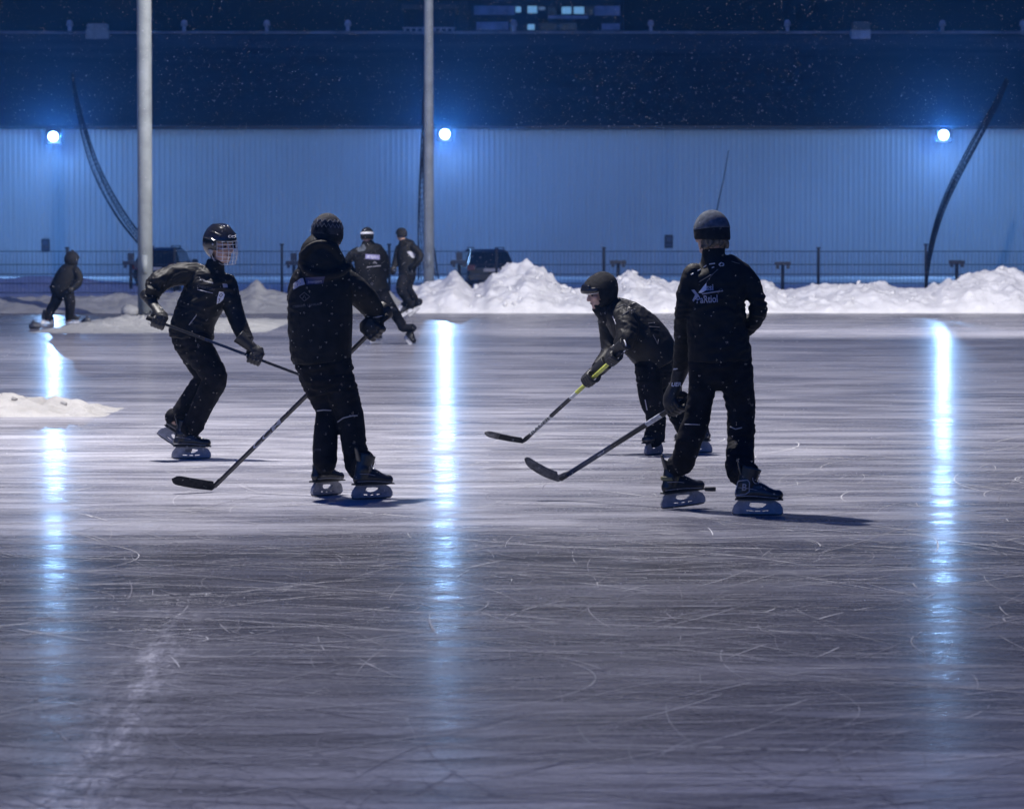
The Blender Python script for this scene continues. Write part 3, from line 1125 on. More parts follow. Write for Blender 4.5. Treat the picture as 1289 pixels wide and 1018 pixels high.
net('thin dark net hanging in a curve to the foot of the thick left pole', [(91, 92), (97, 126), (106, 165), (118, 205), (135, 242), (155, 275), (176, 302), (192, 322)], 132, 124, (.02, .30, .2), 9, 1)
net('dark net bundle hanging straight down beside the slim middle pole', [(536, 120), (533, 190), (532, 240), (534, 290), (539, 352)], 108, 108, (.03, .10, .26), 8, 2)
net('thick dark net bundle curving down from upper right to the fence post', [(1268, 100), (1258, 122), (1243, 150), (1222, 188), (1202, 226), (1186, 262), (1175, 298), (1168, 335), (1166, 362)], 126, 113, (.17, .20, .05), 12, 3)
bm = bmesh.new()
loft(bm, [at(917, 190, 126), at(911, 225, 126), at(903, 262, 126), at(898, 310, 126), at(896, 372, 126)], [.012, .016, .02, .022, .024], sides=6, sub=3)
tag(obj('whip_pole', bm, M['net']), 'thin bent rod standing behind the grey beanie player', 'rod')


# ------------------------------------------------------------------ people
class Person:
    def __init__(self, label, Y0, base, voxel=.008, seed=0.0):
        self.Y0 = Y0
        self.s = Y0 / F
        self.vox = voxel
        self.seed = seed
        self.skin = bmesh.new()          # everything of the body goes in here
        self.label = label
        self.base = V(base)
        self.parts = []

    def P(self, p):
        return at(p[0], p[1], self.Y0 + (p[2] if len(p) > 2 else 0))

    def limb(self, bm, rows, caps=('round', 'round'), k=1.0, flat=1.0, skin=True):
        pts = [self.P(r) for r in rows]
        rad = [(r[3] * self.s * k, r[3] * self.s * k * flat) for r in rows]
        loft(bm, pts, rad, caps=caps, ref=(1, 0, 0) if abs((pts[-1] - pts[0]).normalized().x) < .75 else (0, 0, 1))
        if skin:
            loft(self.skin, pts, [(a * .74, b * .74) for a, b in rad], ref=(1, 0, 0) if abs((pts[-1] - pts[0]).normalized().x) < .75 else (0, 0, 1), sides=14)

    def torso(self, bm, rows, caps=('flat', 'flat'), ref=(1, 0, 0)):
        """rows (cx, cy, half width px, half depth m, dY)"""
        pts = [at(r[0], r[1], self.Y0 + (r[4] if len(r) > 4 else 0)) for r in rows]
        rad = [(r[2] * self.s, r[3]) for r in rows]
        loft(bm, pts, rad, caps=caps, sides=28, ref=ref)
        loft(self.skin, pts, [(a * .8, b * .78) for a, b in rad], sides=20, ref=ref, caps=('flat', 'flat'))

    def hand(self, c, wrist, curl):
        """bare hand that fills the glove: palm, four fingers, thumb"""
        c, wrist = V(c), V(wrist)
        d = (c - wrist).normalized()
        loft(self.skin, [wrist, c], [.026, (.03, .02)], sides=12)
        side = d.cross(V((0, 1, 0)))
        side = side.normalized() if side.length > .1 else V((1, 0, 0))
        for k in range(4):
            b = c + side * (k - 1.5) * .017
            loft(self.skin, [b, b + d * .03, b + d * .045 + V(curl) * .03], [.0085, .008, .0072], sides=8)
        loft(self.skin, [c - side * .028 - d * .03, c - side * .045 + V(curl) * .02], [.010, .008], sides=8)

    def finish_body(self, mat_=None, voxel=None, smooth=3):
        me = remesh(self.skin, voxel or self.vox, smooth)
        me.transform(Matrix.Translation(-self.base))
        o = part('person', me, mat_ or M['skin'], None)
        o.location = self.base
        tag(o, self.label, 'person')
        self.o = o
        return o

    def add(self, name, me, m):
        """child part given in world coordinates"""
        o = part(name, me, m, self.o)
        o.matrix_parent_inverse = Matrix.Translation(-self.base)
        return o

    def sub(self, name, me, m, parent):
        o = part(name, me, m, parent)
        return o


def head_matrix(c, yaw, pitch=0, roll=0, size=1.0):
    """local: +y is where the face looks, +z up. yaw 0 looks away from the viewer (+Y); +90 looks to photo left"""
    return Matrix.Translation(c) @ Matrix.Rotation(R(yaw), 4, 'Z') @ Matrix.Rotation(R(roll), 4, 'Y') @ Matrix.Rotation(R(pitch), 4, 'X') @ Matrix.Scale(size, 4)


def head_prims(bm, H):
    ell(bm, (0, -.012, .028), (.074, .094, .092), H)
    ell(bm, (0, .022, -.035), (.062, .068, .085), H)
    ell(bm, (0, .062, -.092), (.032, .028, .026), H)
    ell(bm, (0, .072, .030), (.054, .020, .016), H)
    for s in (-1, 1):
        ell(bm, (s * .042, .062, -.02), (.024, .024, .022), H)
        ell(bm, (s * .074, -.008, -.012), (.012, .024, .034), H)
    loft(bm, [H @ V((0, .086, .018)), H @ V((0, .100, -.008)), H @ V((0, .108, -.026))], [.010 * H.to_scale().x, .012 * H.to_scale().x, .017 * H.to_scale().x], sides=10)
    ell(bm, (0, .088, -.056), (.024, .010, .006), H)
    ell(bm, (0, .086, -.068), (.020, .010, .007), H)


def face_bits(p, H, o):
    for s in (-1, 1):
        bm = bmesh.new()
        ell(bm, (s * .030, .082, .004), (.013, .008, .008), H, seg=12, rings=8)
        me = bpy.data.meshes.new('e'); bm.to_mesh(me); bm.free()
        for q in me.polygons: q.use_smooth = True
        p.add('eye', me, M['eye'])
    bm = bmesh.new()
    for s in (-1, 1):
        loft(bm, [H @ V((s * .014, .093, .026)), H @ V((s * .032, .090, .033)), H @ V((s * .050, .078, .027))], [.004, .0045, .003], sides=6)
    p.add('eyebrows', remesh(bm, .003, 1), M['hair'])
    bm = bmesh.new()
    loft(bm, [H @ V((-.020, .090, -.062)), H @ V((0, .0985, -.0615)), H @ V((.020, .090, -.062))], [.0022, .0026, .0022], sides=6)
    p.add('mouth', remesh(bm, .002, 0), M['eye'])


def cap_shell(H, r, cut, thick=.012, c=(0, -.01, .02), voxel=.006, ridge=None, bulge=None):
    """hat: an ellipsoid kept above the surface cut(x, y) -> z (local, metres)"""
    bm = bmesh.new()
    bmesh.ops.create_uvsphere(bm, u_segments=48, v_segments=36, radius=1)
    kill = []
    for v in bm.verts:
        v.co = V((v.co.x * r[0] + c[0], v.co.y * r[1] + c[1], v.co.z * r[2] + c[2]))
        if bulge:
            v.co = bulge(v.co)
    for f in bm.faces:
        m_ = f.calc_center_median()
        if m_.z < cut(m_.x, m_.y):
            kill.append(f)
    bmesh.ops.delete(bm, geom=kill, context='FACES')
    bmesh.ops.solidify(bm, geom=bm.faces[:], thickness=-thick)
    for v in bm.verts:
        v.co = H @ v.co
    bmesh.ops.recalc_face_normals(bm, faces=bm.faces[:])
    me = bpy.data.meshes.new('h'); bm.to_mesh(me); bm.free()
    for q in me.polygons: q.use_smooth = True
    return me


def band_ring(H, r, z0, z1, thick, tilt=0.0, c=(0, -.01)):
    bm = bmesh.new()
    n = 40
    rows = [(z0, 1.0), (z0 + (z1 - z0) * .12, 1 + thick), (z0 + (z1 - z0) * .5, 1 + thick * 1.25), (z1 - (z1 - z0) * .12, 1 + thick), (z1, 1.0), (z1, .9), (z0, .9)]
    g = []
    for (z, k) in rows:
        g.append([bm.verts.new(H @ V((math.cos(2 * math.pi * i / n) * r[0] * k + c[0], math.sin(2 * math.pi * i / n) * r[1] * k + c[1], z + tilt * math.sin(2 * math.pi * i / n)))) for i in range(n)])
    for j in range(len(g)):
        a, b = g[j], g[(j + 1) % len(g)]
        for i in range(n):
            bm.faces.new((a[i], a[(i + 1) % n], b[(i + 1) % n], b[i]))
    bmesh.ops.recalc_face_normals(bm, faces=bm.faces[:])
    me = bpy.data.meshes.new('b'); bm.to_mesh(me); bm.free()
    for q in me.polygons: q.use_smooth = True
    return me


def glove(p, grip, shaft, back, wrist, size=1.0, stripes=0, vox=.0045):
    """padded hockey glove closed round a shaft: palm, four unequal bent fingers, thumb, flared cuff"""
    g = V(grip)
    s = V(shaft).normalized()
    w = V(wrist) - g
    b = V(back)
    b = (b - s * b.dot(s)).normalized()
    wd = (w - s * w.dot(s)); wd = (wd - b * wd.dot(b) * .6)
    if wd.length < .02:
        wd = s.cross(b)
    wd.normalize()
    b = (b - wd * b.dot(wd)).normalized()
    k = size
    def ring(a, r, off):   # angle measured from the wrist side over the back of the hand
        return g + (wd * math.cos(R(a)) + b * math.sin(R(a))) * r * k + s * off * k
    bm = bmesh.new()
    # palm and back roll
    loft(bm, [V(wrist).lerp(g, .15), ring(42, .062, 0), ring(85, .046, 0)], [(.040 * k, .030 * k), (.052 * k, .030 * k), (.050 * k, .024 * k)], ref=tuple(s), sides=20)
    for i, off in enumerate((-.041, -.0145, .0125, .038)):
        ln = (.94, 1.0, .98, .86)[i]
        A = [84, 84 + 42 * ln, 84 + 88 * ln, 84 + 135 * ln, 84 + 170 * ln]
        loft(bm, [ring(a, rr, off) for a, rr in zip(A, (.050, .050, .043, .040, .037))], [.0155 * k, .0160 * k, .0150 * k, .0140 * k, .0125 * k], sides=10)
        for a in (100, 128):    # finger rolls
            ell(bm, ring(84 + (a - 84) * ln, .056, off), (.013 * k, .013 * k, .013 * k), seg=10, rings=8)
    loft(bm, [ring(20, .05, -.045), ring(-30, .042, -.062), ring(-85, .038, -.050), ring(-120, .036, -.038)], [.020 * k, .018 * k, .016 * k, .013 * k], sides=10)
    # cuff
    cd = (V(wrist) - ring(40, .05, 0)).normalized()
    c0 = V(wrist)
    loft(bm, [c0 - cd * .05 * k, c0, c0 + cd * .055 * k, c0 + cd * .085 * k], [.040 * k, .046 * k, .054 * k, .058 * k], sides=20, caps=('round', 'flat'), ref=tuple(s))
    me = remesh(bm, vox, 2)
    o = p.add('glove', me, M['glove'])
    if stripes:
        for j in range(stripes):
            bm = bmesh.new()
            cc = c0 + cd * (-.045 + .04 * j) * k
            x_, y_ = s, cd.cross(s).normalized()
            rr = (.048 + .004 * j) * k
            tube_bm(bm, [cc + (x_ * math.cos(a * .35) + y_ * math.sin(a * .35)) * rr for a in range(19)], .006 * k, 6)
            me = remesh(bm, .003, 0)
            part('stripe', me, M['print_white'], o)
    # the bare hand inside
    loft(p.skin, [V(wrist), ring(50, .05, 0)], [.026 * k, .028 * k], sides=10)
    for i, off in enumerate((-.028, -.01, .008, .025)):
        loft(p.skin, [ring(70, .042, off), ring(120, .04, off), ring(175, .034, off), ring(215, .032, off)], [.009 * k, .0088 * k, .0082 * k, .0075 * k], sides=8)
    loft(p.skin, [ring(20, .045, -.03), ring(-40, .035, -.045), ring(-80, .032, -.03)], [.011 * k, .010 * k, .009 * k], sides=8)
    return o


HOLD_OUT = [(-.142, .012), (-.150, .030), (-.140, .060), (-.112, .092), (.100, .092), (.135, .072), (.150, .045), (.152, .022), (.142, .012)]
HOLD_HOLES = [[(-.044, .078), (-.052, .062), (-.038, .049), (.0, .045), (.030, .050), (.050, .062), (.056, .072), (.028, .077), (.0, .078)],
              [(-.070, .036), (-.064, .027), (-.028, .024), (-.026, .033)], [(-.016, .032), (-.016, .0235), (.018, .0235), (.018, .032)], [(.028, .033), (.030, .024), (.064, .028), (.070, .036)]]
STEEL = [(-.150, .012), (-.140, .004), (-.10, .0008), (0, 0), (.10, .0008), (.143, .005), (.155, .018), (.143, .021), (0, .0185), (-.141, .021), (-.153, .016)]


def skate(p, px, py, dY, yaw, pitch=0, roll=0, size=1.0, lift=None, vox=.006, white=False, detail=True, ankle=None, trim=None, cuff=13.5):
    """px,py: photo position of the middle of the blade's underside"""
    c = at(px, py, p.Y0 + dY)
    if lift is not None:
        c.z = lift
    Mx = Matrix.Translation(c) @ Matrix.Rotation(R(yaw), 4, 'Z') @ Matrix.Rotation(R(-pitch), 4, 'Y') @ Matrix.Rotation(R(roll), 4, 'X') @ Matrix.Scale(size, 4)
    L = lambda x, y, z: Mx @ V((x, y, z))
    ref = tuple((Mx.to_3x3() @ V((0, 1, 0))).normalized())
    k = size
    bm = bmesh.new()
    loft(bm, [L(-.100, 0, .132), L(-.04, 0, .137), L(.03, 0, .137), L(.085, 0, .126), L(.122, 0, .122)], [(.037 * k, .040 * k), (.037 * k, .046 * k), (.041 * k, .046 * k), (.048 * k, .035 * k), (.043 * k, .030 * k)], ref=ref)
    loft(bm, [L(-.080, 0, .14), L(-.064, 0, .20), L(-.046, 0, .255), L(-.036, 0, .29)], [(.040 * k, .050 * k), (.042 * k, .055 * k), (.047 * k, .060 * k), (.050 * k, .064 * k)], ref=ref, caps=('round', 'flat'))
    loft(bm, [L(-.02, 0, .16), L(.01, 0, .175), L(.065, 0, .148)], [(.03 * k, .03 * k), (.032 * k, .025 * k), (.034 * k, .022 * k)], ref=ref)
    # toe cap bulge and ankle pads
    ell(bm, (.118, 0, .123), (.036, .046, .034), Mx)
    for s in (-1, 1):
        ell(bm, (-.07, s * .036, .19), (.03, .012, .034), Mx)
    bt = p.add('skate', remesh(bm, vox, 2), M['boot'])
    loft(p.skin, [L(-.09, 0, .13), L(.02, 0, .13), L(.10, 0, .122)], [.028 * k, .03 * k, .024 * k], sides=10)
    loft(p.skin, [L(-.075, 0, .13), L(-.045, 0, .26)], [.03 * k, .034 * k], sides=10)
    if ankle is not None:
        loft(p.skin, [L(-.045, 0, .26), V(ankle)], [.034 * k, .034 * k], sides=10)
        bmc = bmesh.new()
        r0 = cuff * p.s
        loft(bmc, [V(ankle) + (V(ankle) - L(-.045, 0, .26)) * .25 + V((0, 0, .05)), V(ankle), L(-.046, 0, .262)], [(r0, r0), (r0 * .97, r0 * .97), (max(.060, r0 * .9) if p.Y0 < 40 else .066,) * 2], caps=('round', 'flat'), sides=20)
        me = remesh(bmc, max(.006, vox), 2); wrinkle(me, .006, (14, 14, 26), p.seed + yaw)
        p.add('trouser_cuff', me, M['trousers'])
    me = prism('sole', [(-.135, .094), (-.132, .104), (.05, .106), (.15, .102), (.154, .094)], [], .034 * k, None)
    me.transform(Mx); part('sole', me, M['rubber'], bt)
    me = prism('blade_holder', HOLD_OUT, HOLD_HOLES, .0095, None, bevel=.0012)
    me.transform(Mx); h = part('blade_holder', me, M['holder_white'] if white else M['holder'], bt)
    me = prism('blade', STEEL, [], .0017, None)
    me.transform(Mx); part('blade', me, M['blade_steel'], bt)
    if detail:
        # tendon guard
        bm = bmesh.new()
        loft(bm, [L(-.098, 0, .25), L(-.110, 0, .30), L(-.120, 0, .335)], [(.030 * k, .009 * k), (.026 * k, .008 * k), (.018 * k, .006 * k)], ref=ref, sides=12)
        part('tendon_guard', remesh(bm, .004, 1), M['boot'], bt)
        bm = bmesh.new()
        for j in range(6):
            t = j / 5
            xx, z_ = .075 - t * .09, .158 + t * .045 + (.05 * max(0, t - .6))
            tube_bm(bm, [L(xx, -.034, z_ - .012), L(xx + .006, 0, z_ + .012), L(xx, .034, z_ - .012)], .0032 * k, 6)
        # loose bow
        tube_bm(bm, [L(-.005 + .012 * math.cos(a * .6) * 2, -.02 - .004 * a, .222 + .028 * math.sin(a * .6)) for a in range(9)], .0026 * k, 6)
        tube_bm(bm, [L(.0 + .02 * math.sin(a * .4), .01 + .006 * a, .215 - .006 * a) for a in range(6)], .0026 * k, 6)
        part('laces', remesh(bm, .003, 0), M['lace'], bt)
        bm = bmesh.new()
        tube_bm(bm, [L(-.13, -.0372, .118), L(-.06, -.0425, .12), L(.0, -.044, .118), L(.07, -.0495, .112), L(.12, -.046, .108)], .003, 6)
        tube_bm(bm, [L(-.115, -.042, .17), L(-.05, -.046, .165), L(.0, -.046, .155)], .003, 6)
        part('boot_trim', remesh(bm, .003, 0), M['piping'], bt)
    if trim:
        bm = bmesh.new()
        loft(bm, [L(-.078, 0, .172), L(-.074, 0, .197)], [(.0465 * k, .0605 * k), (.0475 * k, .0615 * k)], ref=ref, caps=('flat', 'flat'))
        part('boot_band', remesh(bm, .004, 1), trim, bt)
    return bt, Mx


def stick(label, butt, heel, toe, mats, blade_mat, tape_cut=None, pattern=None, lie_up=.0, group='hockey sticks in play', bh=.036):
    """shaft from butt to heel, curved blade heel->toe"""
    butt, heel, toe = V(butt), V(heel), V(toe)
    d = (heel - butt)
    L = d.length
    d.normalize()
    t = empty('hockey_stick', heel)
    bl = (toe - heel).normalized()
    nrm = d.cross(bl).normalized()
    wide = nrm.cross(d).normalized()
    # shaft in colour sections
    for (a, b_, m) in mats:
        bm = bmesh.new()
        p0, p1 = butt + d * (L * a), butt + d * (L * b_ - (.0 if b_ < 1 else .03))
        vs = []
        for p_, kk in ((p0, 1.0), (p1, 1.0)):
            q = []
            for (u, v) in ((-1, -.6), (-.7, -1), (.7, -1), (1, -.6), (1, .6), (.7, 1), (-.7, 1), (-1, .6)):
                q.append(bm.verts.new(p_ + wide * u * .0155 + nrm * v * .0105 - heel))
            vs.append(q)
        for k in range(8):
            bm.faces.new((vs[0][k], vs[0][(k + 1) % 8], vs[1][(k + 1) % 8], vs[1][k]))
        bm.faces.new(vs[0][::-1]); bm.faces.new(vs[1])
        obj('shaft', bm, m, t, smooth=False)
    # butt knob
    bm = bmesh.new()
    loft(bm, [butt - d * .01 - heel, butt + d * .09 - heel], [.019, .017], sides=12, caps=('flat', 'flat'))
    obj('grip_tape', bm, M['tape'], t)
    # blade as a curved plate, neck blending from the shaft
    up = nrm.cross(bl).normalized()
    if up.z < 0:
        up = -up
    BL = (toe - heel).length
    bm = bmesh.new()
    g = []
    N = 16
    neck = [(-1, .0155), (-.5, .02)]
    secs = []
    for j in range(3):
        q = j / 2
        c = heel - d * (.13 * (1 - q)) 
        secs.append((c + up * (.022 * q), wide.lerp(up, q * .8).normalized(), .0155 + (.012 * q), .0085 - .003 * q))
    for j in range(1, N + 1):
        q = j / N
        hh = bh * (1.0 + .08 * math.sin(q * 3)) * (1 if q < .82 else math.sqrt(max(.02, 1 - ((q - .82) / .182) ** 2)))
        c = heel + bl * (BL * q) + up * (bh * .9 + lie_up * q * q) + nrm * (.028 * (q * q))
        secs.append((c, up, hh, .0055 - .002 * q))
    for (c, a, h_, th) in secs:
        n2 = nrm
        g.append([bm.verts.new(c + a * h_ * u + n2 * th * v - heel) for (u, v) in ((-1, -.6), (-.6, -1), (.6, -1), (1, -.6), (1, .6), (.6, 1), (-.6, 1), (-1, .6))])
    for a, b_ in zip(g, g[1:]):
        for k in range(8):
            bm.faces.new((a[k], a[(k + 1) % 8], b_[(k + 1) % 8], b_[k]))
    bm.faces.new(g[0][::-1]); bm.faces.new(g[-1])
    o = obj('blade', bm, blade_mat, t)
    if tape_cut:
        bm = bmesh.new()
        g = []
        for (c, a, h_, th) in secs:
            q = (c - heel).dot(bl) / BL
            if q < tape_cut[0] or q > tape_cut[1]:
                continue
            g.append([bm.verts.new(c + a * (h_ + .0025) * u + nrm * (th + .0025) * v - heel) for (u, v) in ((-1, -.6), (-.6, -1), (.6, -1), (1, -.6), (1, .6), (.6, 1), (-.6, 1), (-1, .6))])
        for a, b_ in zip(g, g[1:]):
            for k in range(8):
                bm.faces.new((a[k], a[(k + 1) % 8], b_[(k + 1) % 8], b_[k]))
        bm.faces.new(g[0][::-1]); bm.faces.new(g[-1])
        obj('blade_tape', bm, tape_cut[2], t)
    tag(t, label, 'hockey stick', group)
    t['_axis'] = 0
    del t['_axis']
    return t, d, wide, nrm, L


def shaft_letters(t, butt, heel, word, f0, f1, m, flip=False, hgt=.022):
    """lettering laid along the viewer's side of a shaft"""
    butt, heel = V(butt), V(heel)
    d = (heel - butt); L = d.length; d.normalize()
    view = (CAMP - butt.lerp(heel, (f0 + f1) / 2)).normalized()
    nrm = (view - d * view.dot(d)).normalized()
    ax = -d if flip else d
    upv = nrm.cross(ax).normalized()
    me = text_mesh(word, hgt * 1.4, .15, .0004)
    w_ = max(v.co.x for v in me.vertices) - min(v.co.x for v in me.vertices)
    sx = abs(f1 - f0) * L / w_
    c = butt + d * (L * (f0 + f1) / 2)
    for v in me.vertices:
        v.co = c + ax * (v.co.x * sx) + upv * v.co.y + nrm * .0195 - t.location
    part('lettering', me, m, t)


def cloth(p, name, bm, m, amp=.008, sc=(9, 9, 20), vox=None, smooth=3):
    me = remesh(bm, vox or p.vox, smooth)
    if amp:
        wrinkle(me, amp, sc, p.seed)
    return p.add(name, me, m)


def lines_part(p, name, polys, Y, r, bv, m, host):
    bm = bmesh.new()
    for pl in polys:
        print_line(bm, pl, Y, r, bv)
    me = bpy.data.meshes.new(name)
    bmesh.ops.recalc_face_normals(bm, faces=bm.faces[:])
    bm.to_mesh(me); bm.free()
    return part(name, me, m, host)


bpy_up = bpy.context.view_layer.update

# ---------------------------------------------------------------- player with helmet (left)
YA = 29.3
p = Person('skater in black with a wire caged black helmet, bending at the left, stick held across', YA, at(240, 578, YA) * V((1, 1, 0)), .008, 1.0)
J = bmesh.new()
p.torso(J, [(271, 327, 10.5, .068, .0), (270, 334, 12, .072, .0), (269, 341, 16, .09), (267, 346, 25, .12), (264, 357, 29, .14), (257, 375, 28.5, .145), (247, 395, 27.5, .15), (242, 412, 28, .155), (240.5, 426, 29, .16)])
p.limb(J, [(252, 345, 0, 13), (236, 344, -.02, 14.5), (217, 347, -.05, 14), (200, 355, -.10, 13), (192, 366, -.12, 11.5), (190, 376, -.12, 10.5)], caps=('round', 'flat'))
p.limb(J, [(284, 356, 0, 13), (289, 372, -.03, 12.5), (296, 395, -.06, 11.5), (304, 415, -.12, 10.5), (311, 430, -.16, 9.5)], caps=('round', 'flat'))
T = bmesh.new()
p.torso(T, [(242, 412, 25, .14), (242, 428, 25, .15), (246, 440, 21, .14)], caps=('flat', 'round'))
p.limb(T, [(246, 428, -.05, 20), (256, 450, -.08, 18.5), (270, 475, -.12, 16.5), (264, 492, -.10, 15), (254, 512, -.06, 14), (243, 537, -.02, 12.5)], caps=('round', 'flat'))
p.limb(T, [(238, 428, .10, 19), (248, 452, .10, 17), (258, 473, .10, 14.5), (246, 495, .14, 13.5), (232, 514, .16, 12.5), (221, 530, .17, 11)], caps=('round', 'flat'))
HA = head_matrix(p.P((278, 309, -.01)), -135, -8, 4, 1.07)
head_prims(p.skin, HA)
loft(p.skin, [HA @ V((0, -.02, -.06)), p.P((270, 345, 0))], [.055, .06], sides=14)
stickA = [at(186, 400, YA - .26), at(424, 489, YA - .10), at(430, 491, YA + .19)]
dA = (stickA[1] - stickA[0]).normalized()
gA1 = stickA[0] + dA * .09
tA = (at(323, 450, YA).x - stickA[0].x) / (stickA[1].x - stickA[0].x)
gA2 = stickA[0].lerp(stickA[1], tA)
p.finish = None
wA1, wA2 = p.P((190, 378, -.14)), p.P((311, 432, -.18))
deferred = []
# gloves and skates add to the body before it is closed, so make the body last but parent first
def begin(p):
    o = bpy.data.objects.new('person', bpy.data.meshes.new('person'))
    link(o); o.location = p.base
    tag(o, p.label, 'person'); p.o = o
    return o
def close(p, vox=None):
    me = remesh(p.skin, vox or p.vox, 3)
    me.transform(Matrix.Translation(-p.base))
    me.name = 'person'
    me.materials.append(M['skin'])
    p.o.data = me
begin(p)
ja = cloth(p, 'jacket', J, M['shell'], .017, (8, 8, 15))
tr = cloth(p, 'trousers', T, M['trousers'], .015, (8, 8, 15))
glove(p, gA1, dA, V((-.5, -.75, .2)), wA1, 1.0)
glove(p, gA2, dA, V((.5, -.6, .55)), wA2, 1.0)
skate(p, 240.5, 578, 0, 0, 0, 0, 1.0, lift=0, ankle=p.P((243, 537, -.02)))
skate(p, 217, 560, .17, 0, -33, 0, 1.0, ankle=p.P((221, 530, .17)), cuff=10.5)
close(p, .007)
face_bits(p, HA, p.o)
# helmet
hel = p.add('helmet', cap_shell(HA, (.098, .124, .118), lambda x, y: .044 if y > .055 else (-.02 if y > .0 else -.085 if abs(x) > .05 or y < -.04 else -.06), .014, c=(0, -.012, .022),
            bulge=lambda c: c * (1 + .028 * math.sin(min(1, abs(c.x) / .05) * math.pi)) if c.z > .05 else c), M['helmet'])
bm = bmesh.new()
for sx in (-.03, 0, .03):
    loft(bm, [HA @ V((sx, .085, .105)), HA @ V((sx, .03, .14)), HA @ V((sx, -.05, .142)), HA @ V((sx, -.10, .105))], [(.013, .011)] * 4, sides=8)
for sx in (-1, 1):
    loft(bm, [HA @ V((sx * .098, .05, .045)), HA @ V((sx * .106, -.01, .06)), HA @ V((sx * .085, -.085, .055))], [(.010, .008)] * 3, sides=8)
    loft(bm, [HA @ V((sx * .066, .075, .085)), HA @ V((sx * .085, .0, .105)), HA @ V((sx * .062, -.08, .10))], [(.010, .008)] * 3, sides=8)
part('helmet_ridges', remesh(bm, .003, 1), M['helmet'], hel)
bm = bmesh.new()
tube_bm(bm, [HA @ V((.102 * math.cos(a) , -.012 + .128 * math.sin(a), .062)) for a in [math.pi * (.12 + .30 * k / 10) for k in range(11)]], .0035, 6)
tube_bm(bm, [HA @ V((.100 * math.cos(a) , -.012 + .126 * math.sin(a), .082)) for a in [math.pi * (.52 + .30 * k / 10) for k in range(11)]], .003, 6)
part('helmet_highlights', remesh(bm, .003, 0), M['shine'], hel)  # pale lines painting highlights on the helmet shell
bm = bmesh.new()
for s in (-1, 1):
    ell(bm, (s * .094, .0, -.02), (.012, .028, .045), HA)
    ell(bm, (s * .101, .03, .02), (.008, .012, .012), HA)
    tube_bm(bm, [HA @ V((s * .092, .0, -.05)), HA @ V((s * .075, .02, -.10)), HA @ V((s * .03, .045, -.128)), HA @ V((0, .05, -.13))], .006, 6)
part('ear_guard', remesh(bm, .004, 1), M['holder'], hel)
bm = bmesh.new()
def cagep(u, z):       # u -1..1 across the face
    a = u * 1.28
    bul = 1 - .18 * max(0, (z + .02) / .07) if z > -.02 else 1 - .22 * ((z + .02) / .12) ** 2
    return HA @ V((.092 * math.sin(a), .03 + .112 * math.cos(a) * bul, z))
for z in (.046, .024, -.004, -.034, -.064, -.092, -.118):
    wdt = 1.0 if z > -.07 else .8 if z > -.1 else .55
    tube_bm(bm, [cagep(wdt * (k / 8 - 1), z) for k in range(17)], .0026, 6)
for u in (-1, -.66, -.33, 0, .33, .66, 1):
    zb = -.118 if abs(u) < .5 else -.092 if abs(u) < .8 else -.064
    tube_bm(bm, [cagep(u, .046 + (zb - .046) * k / 10) for k in range(11)], .0026, 6)
me = bpy.data.meshes.new('face_cage'); bmesh.ops.recalc_face_normals(bm, faces=bm.faces[:]); bm.to_mesh(me); bm.free()
part('face_cage', me, M['cage'], hel)
print_text('helmet_mark', 'CCM', 293, 298, YA, 3.2, -4, bvh_of([hel]), M['print_white'], hel, .2, .0003, 1.3)
bv = bvh_of([ja])
print_text('chest_lettering', 'A² Suunterp', 260, 354, YA, 2.6, -14, bv, M['print'], ja)
print_text('chest_lettering', 'OVERTON', 259, 362.5, YA, 3.4, -12, bv, M['print_dim'], ja)
lines_part(p, 'pocket_zip', [[(247, 397), (238, 409)]], YA, .0035, bv, M['piping'], ja)
lines_part(p, 'chest_line', [[(248.5, 364.5), (268, 369)]], YA, .0028, bv, M['print'], ja)
me, c = poly_print([(276, 367), (281, 367.5), (283, 371), (281, 377), (277, 381), (273, 382), (273.5, 375)], YA)
bg = print_mesh('chest_badge', me, bv, c, YA, 0, M['print_white'], ja, .005)
lines_part(p, 'badge_figure', [[(278, 369.5), (280.5, 371), (278, 374), (276, 372), (278, 369.5)], [(275, 377), (277, 376), (276, 379.5), (274.5, 380)]], YA, .002, bvh_of([bg]), M['rubber'], bg)
me, c = poly_print([(280, 357), (286, 357.5), (287, 362), (281, 362)], YA)
print_mesh('sleeve_badge', me, bv, c, YA, 0, M['print'], ja, .004)

stA, *_ = stick('dark hockey stick held level across the caged helmet player, blade hidden', stickA[0], stickA[1], stickA[2], [(0, .30, M['stick_black']), (.30, .62, M['stick_blue']), (.62, 1, M['stick_black'])], M['tape'])

# ---------------------------------------------------------------- player with hood (middle)
YB = 25.0
p = Person('skater seen from behind in black with a bulky hood and mottled beanie', YB, at(432, 626, YB) * V((1, 1, 0)), .009, 2.0)
J = bmesh.new()
p.torso(J, [(410, 330, 22, .10, .0), (408, 343, 32, .13), (405, 356, 38, .15), (403.5, 380, 40.5, .165), (403, 415, 40.5, .17), (404, 440, 39, .17), (405, 457, 37.5, .165)])
p.limb(J, [(428, 352, .02, 17), (443, 361, .06, 17.5), (458, 375, .14, 16.5), (469, 389, .22, 14), (473, 399, .26, 12)], caps=('round', 'flat'))
p.limb(J, [(380, 356, .02, 15), (376, 380, .10, 14), (384, 405, .26, 13), (400, 425, .38, 11)], caps=('round', 'flat'))
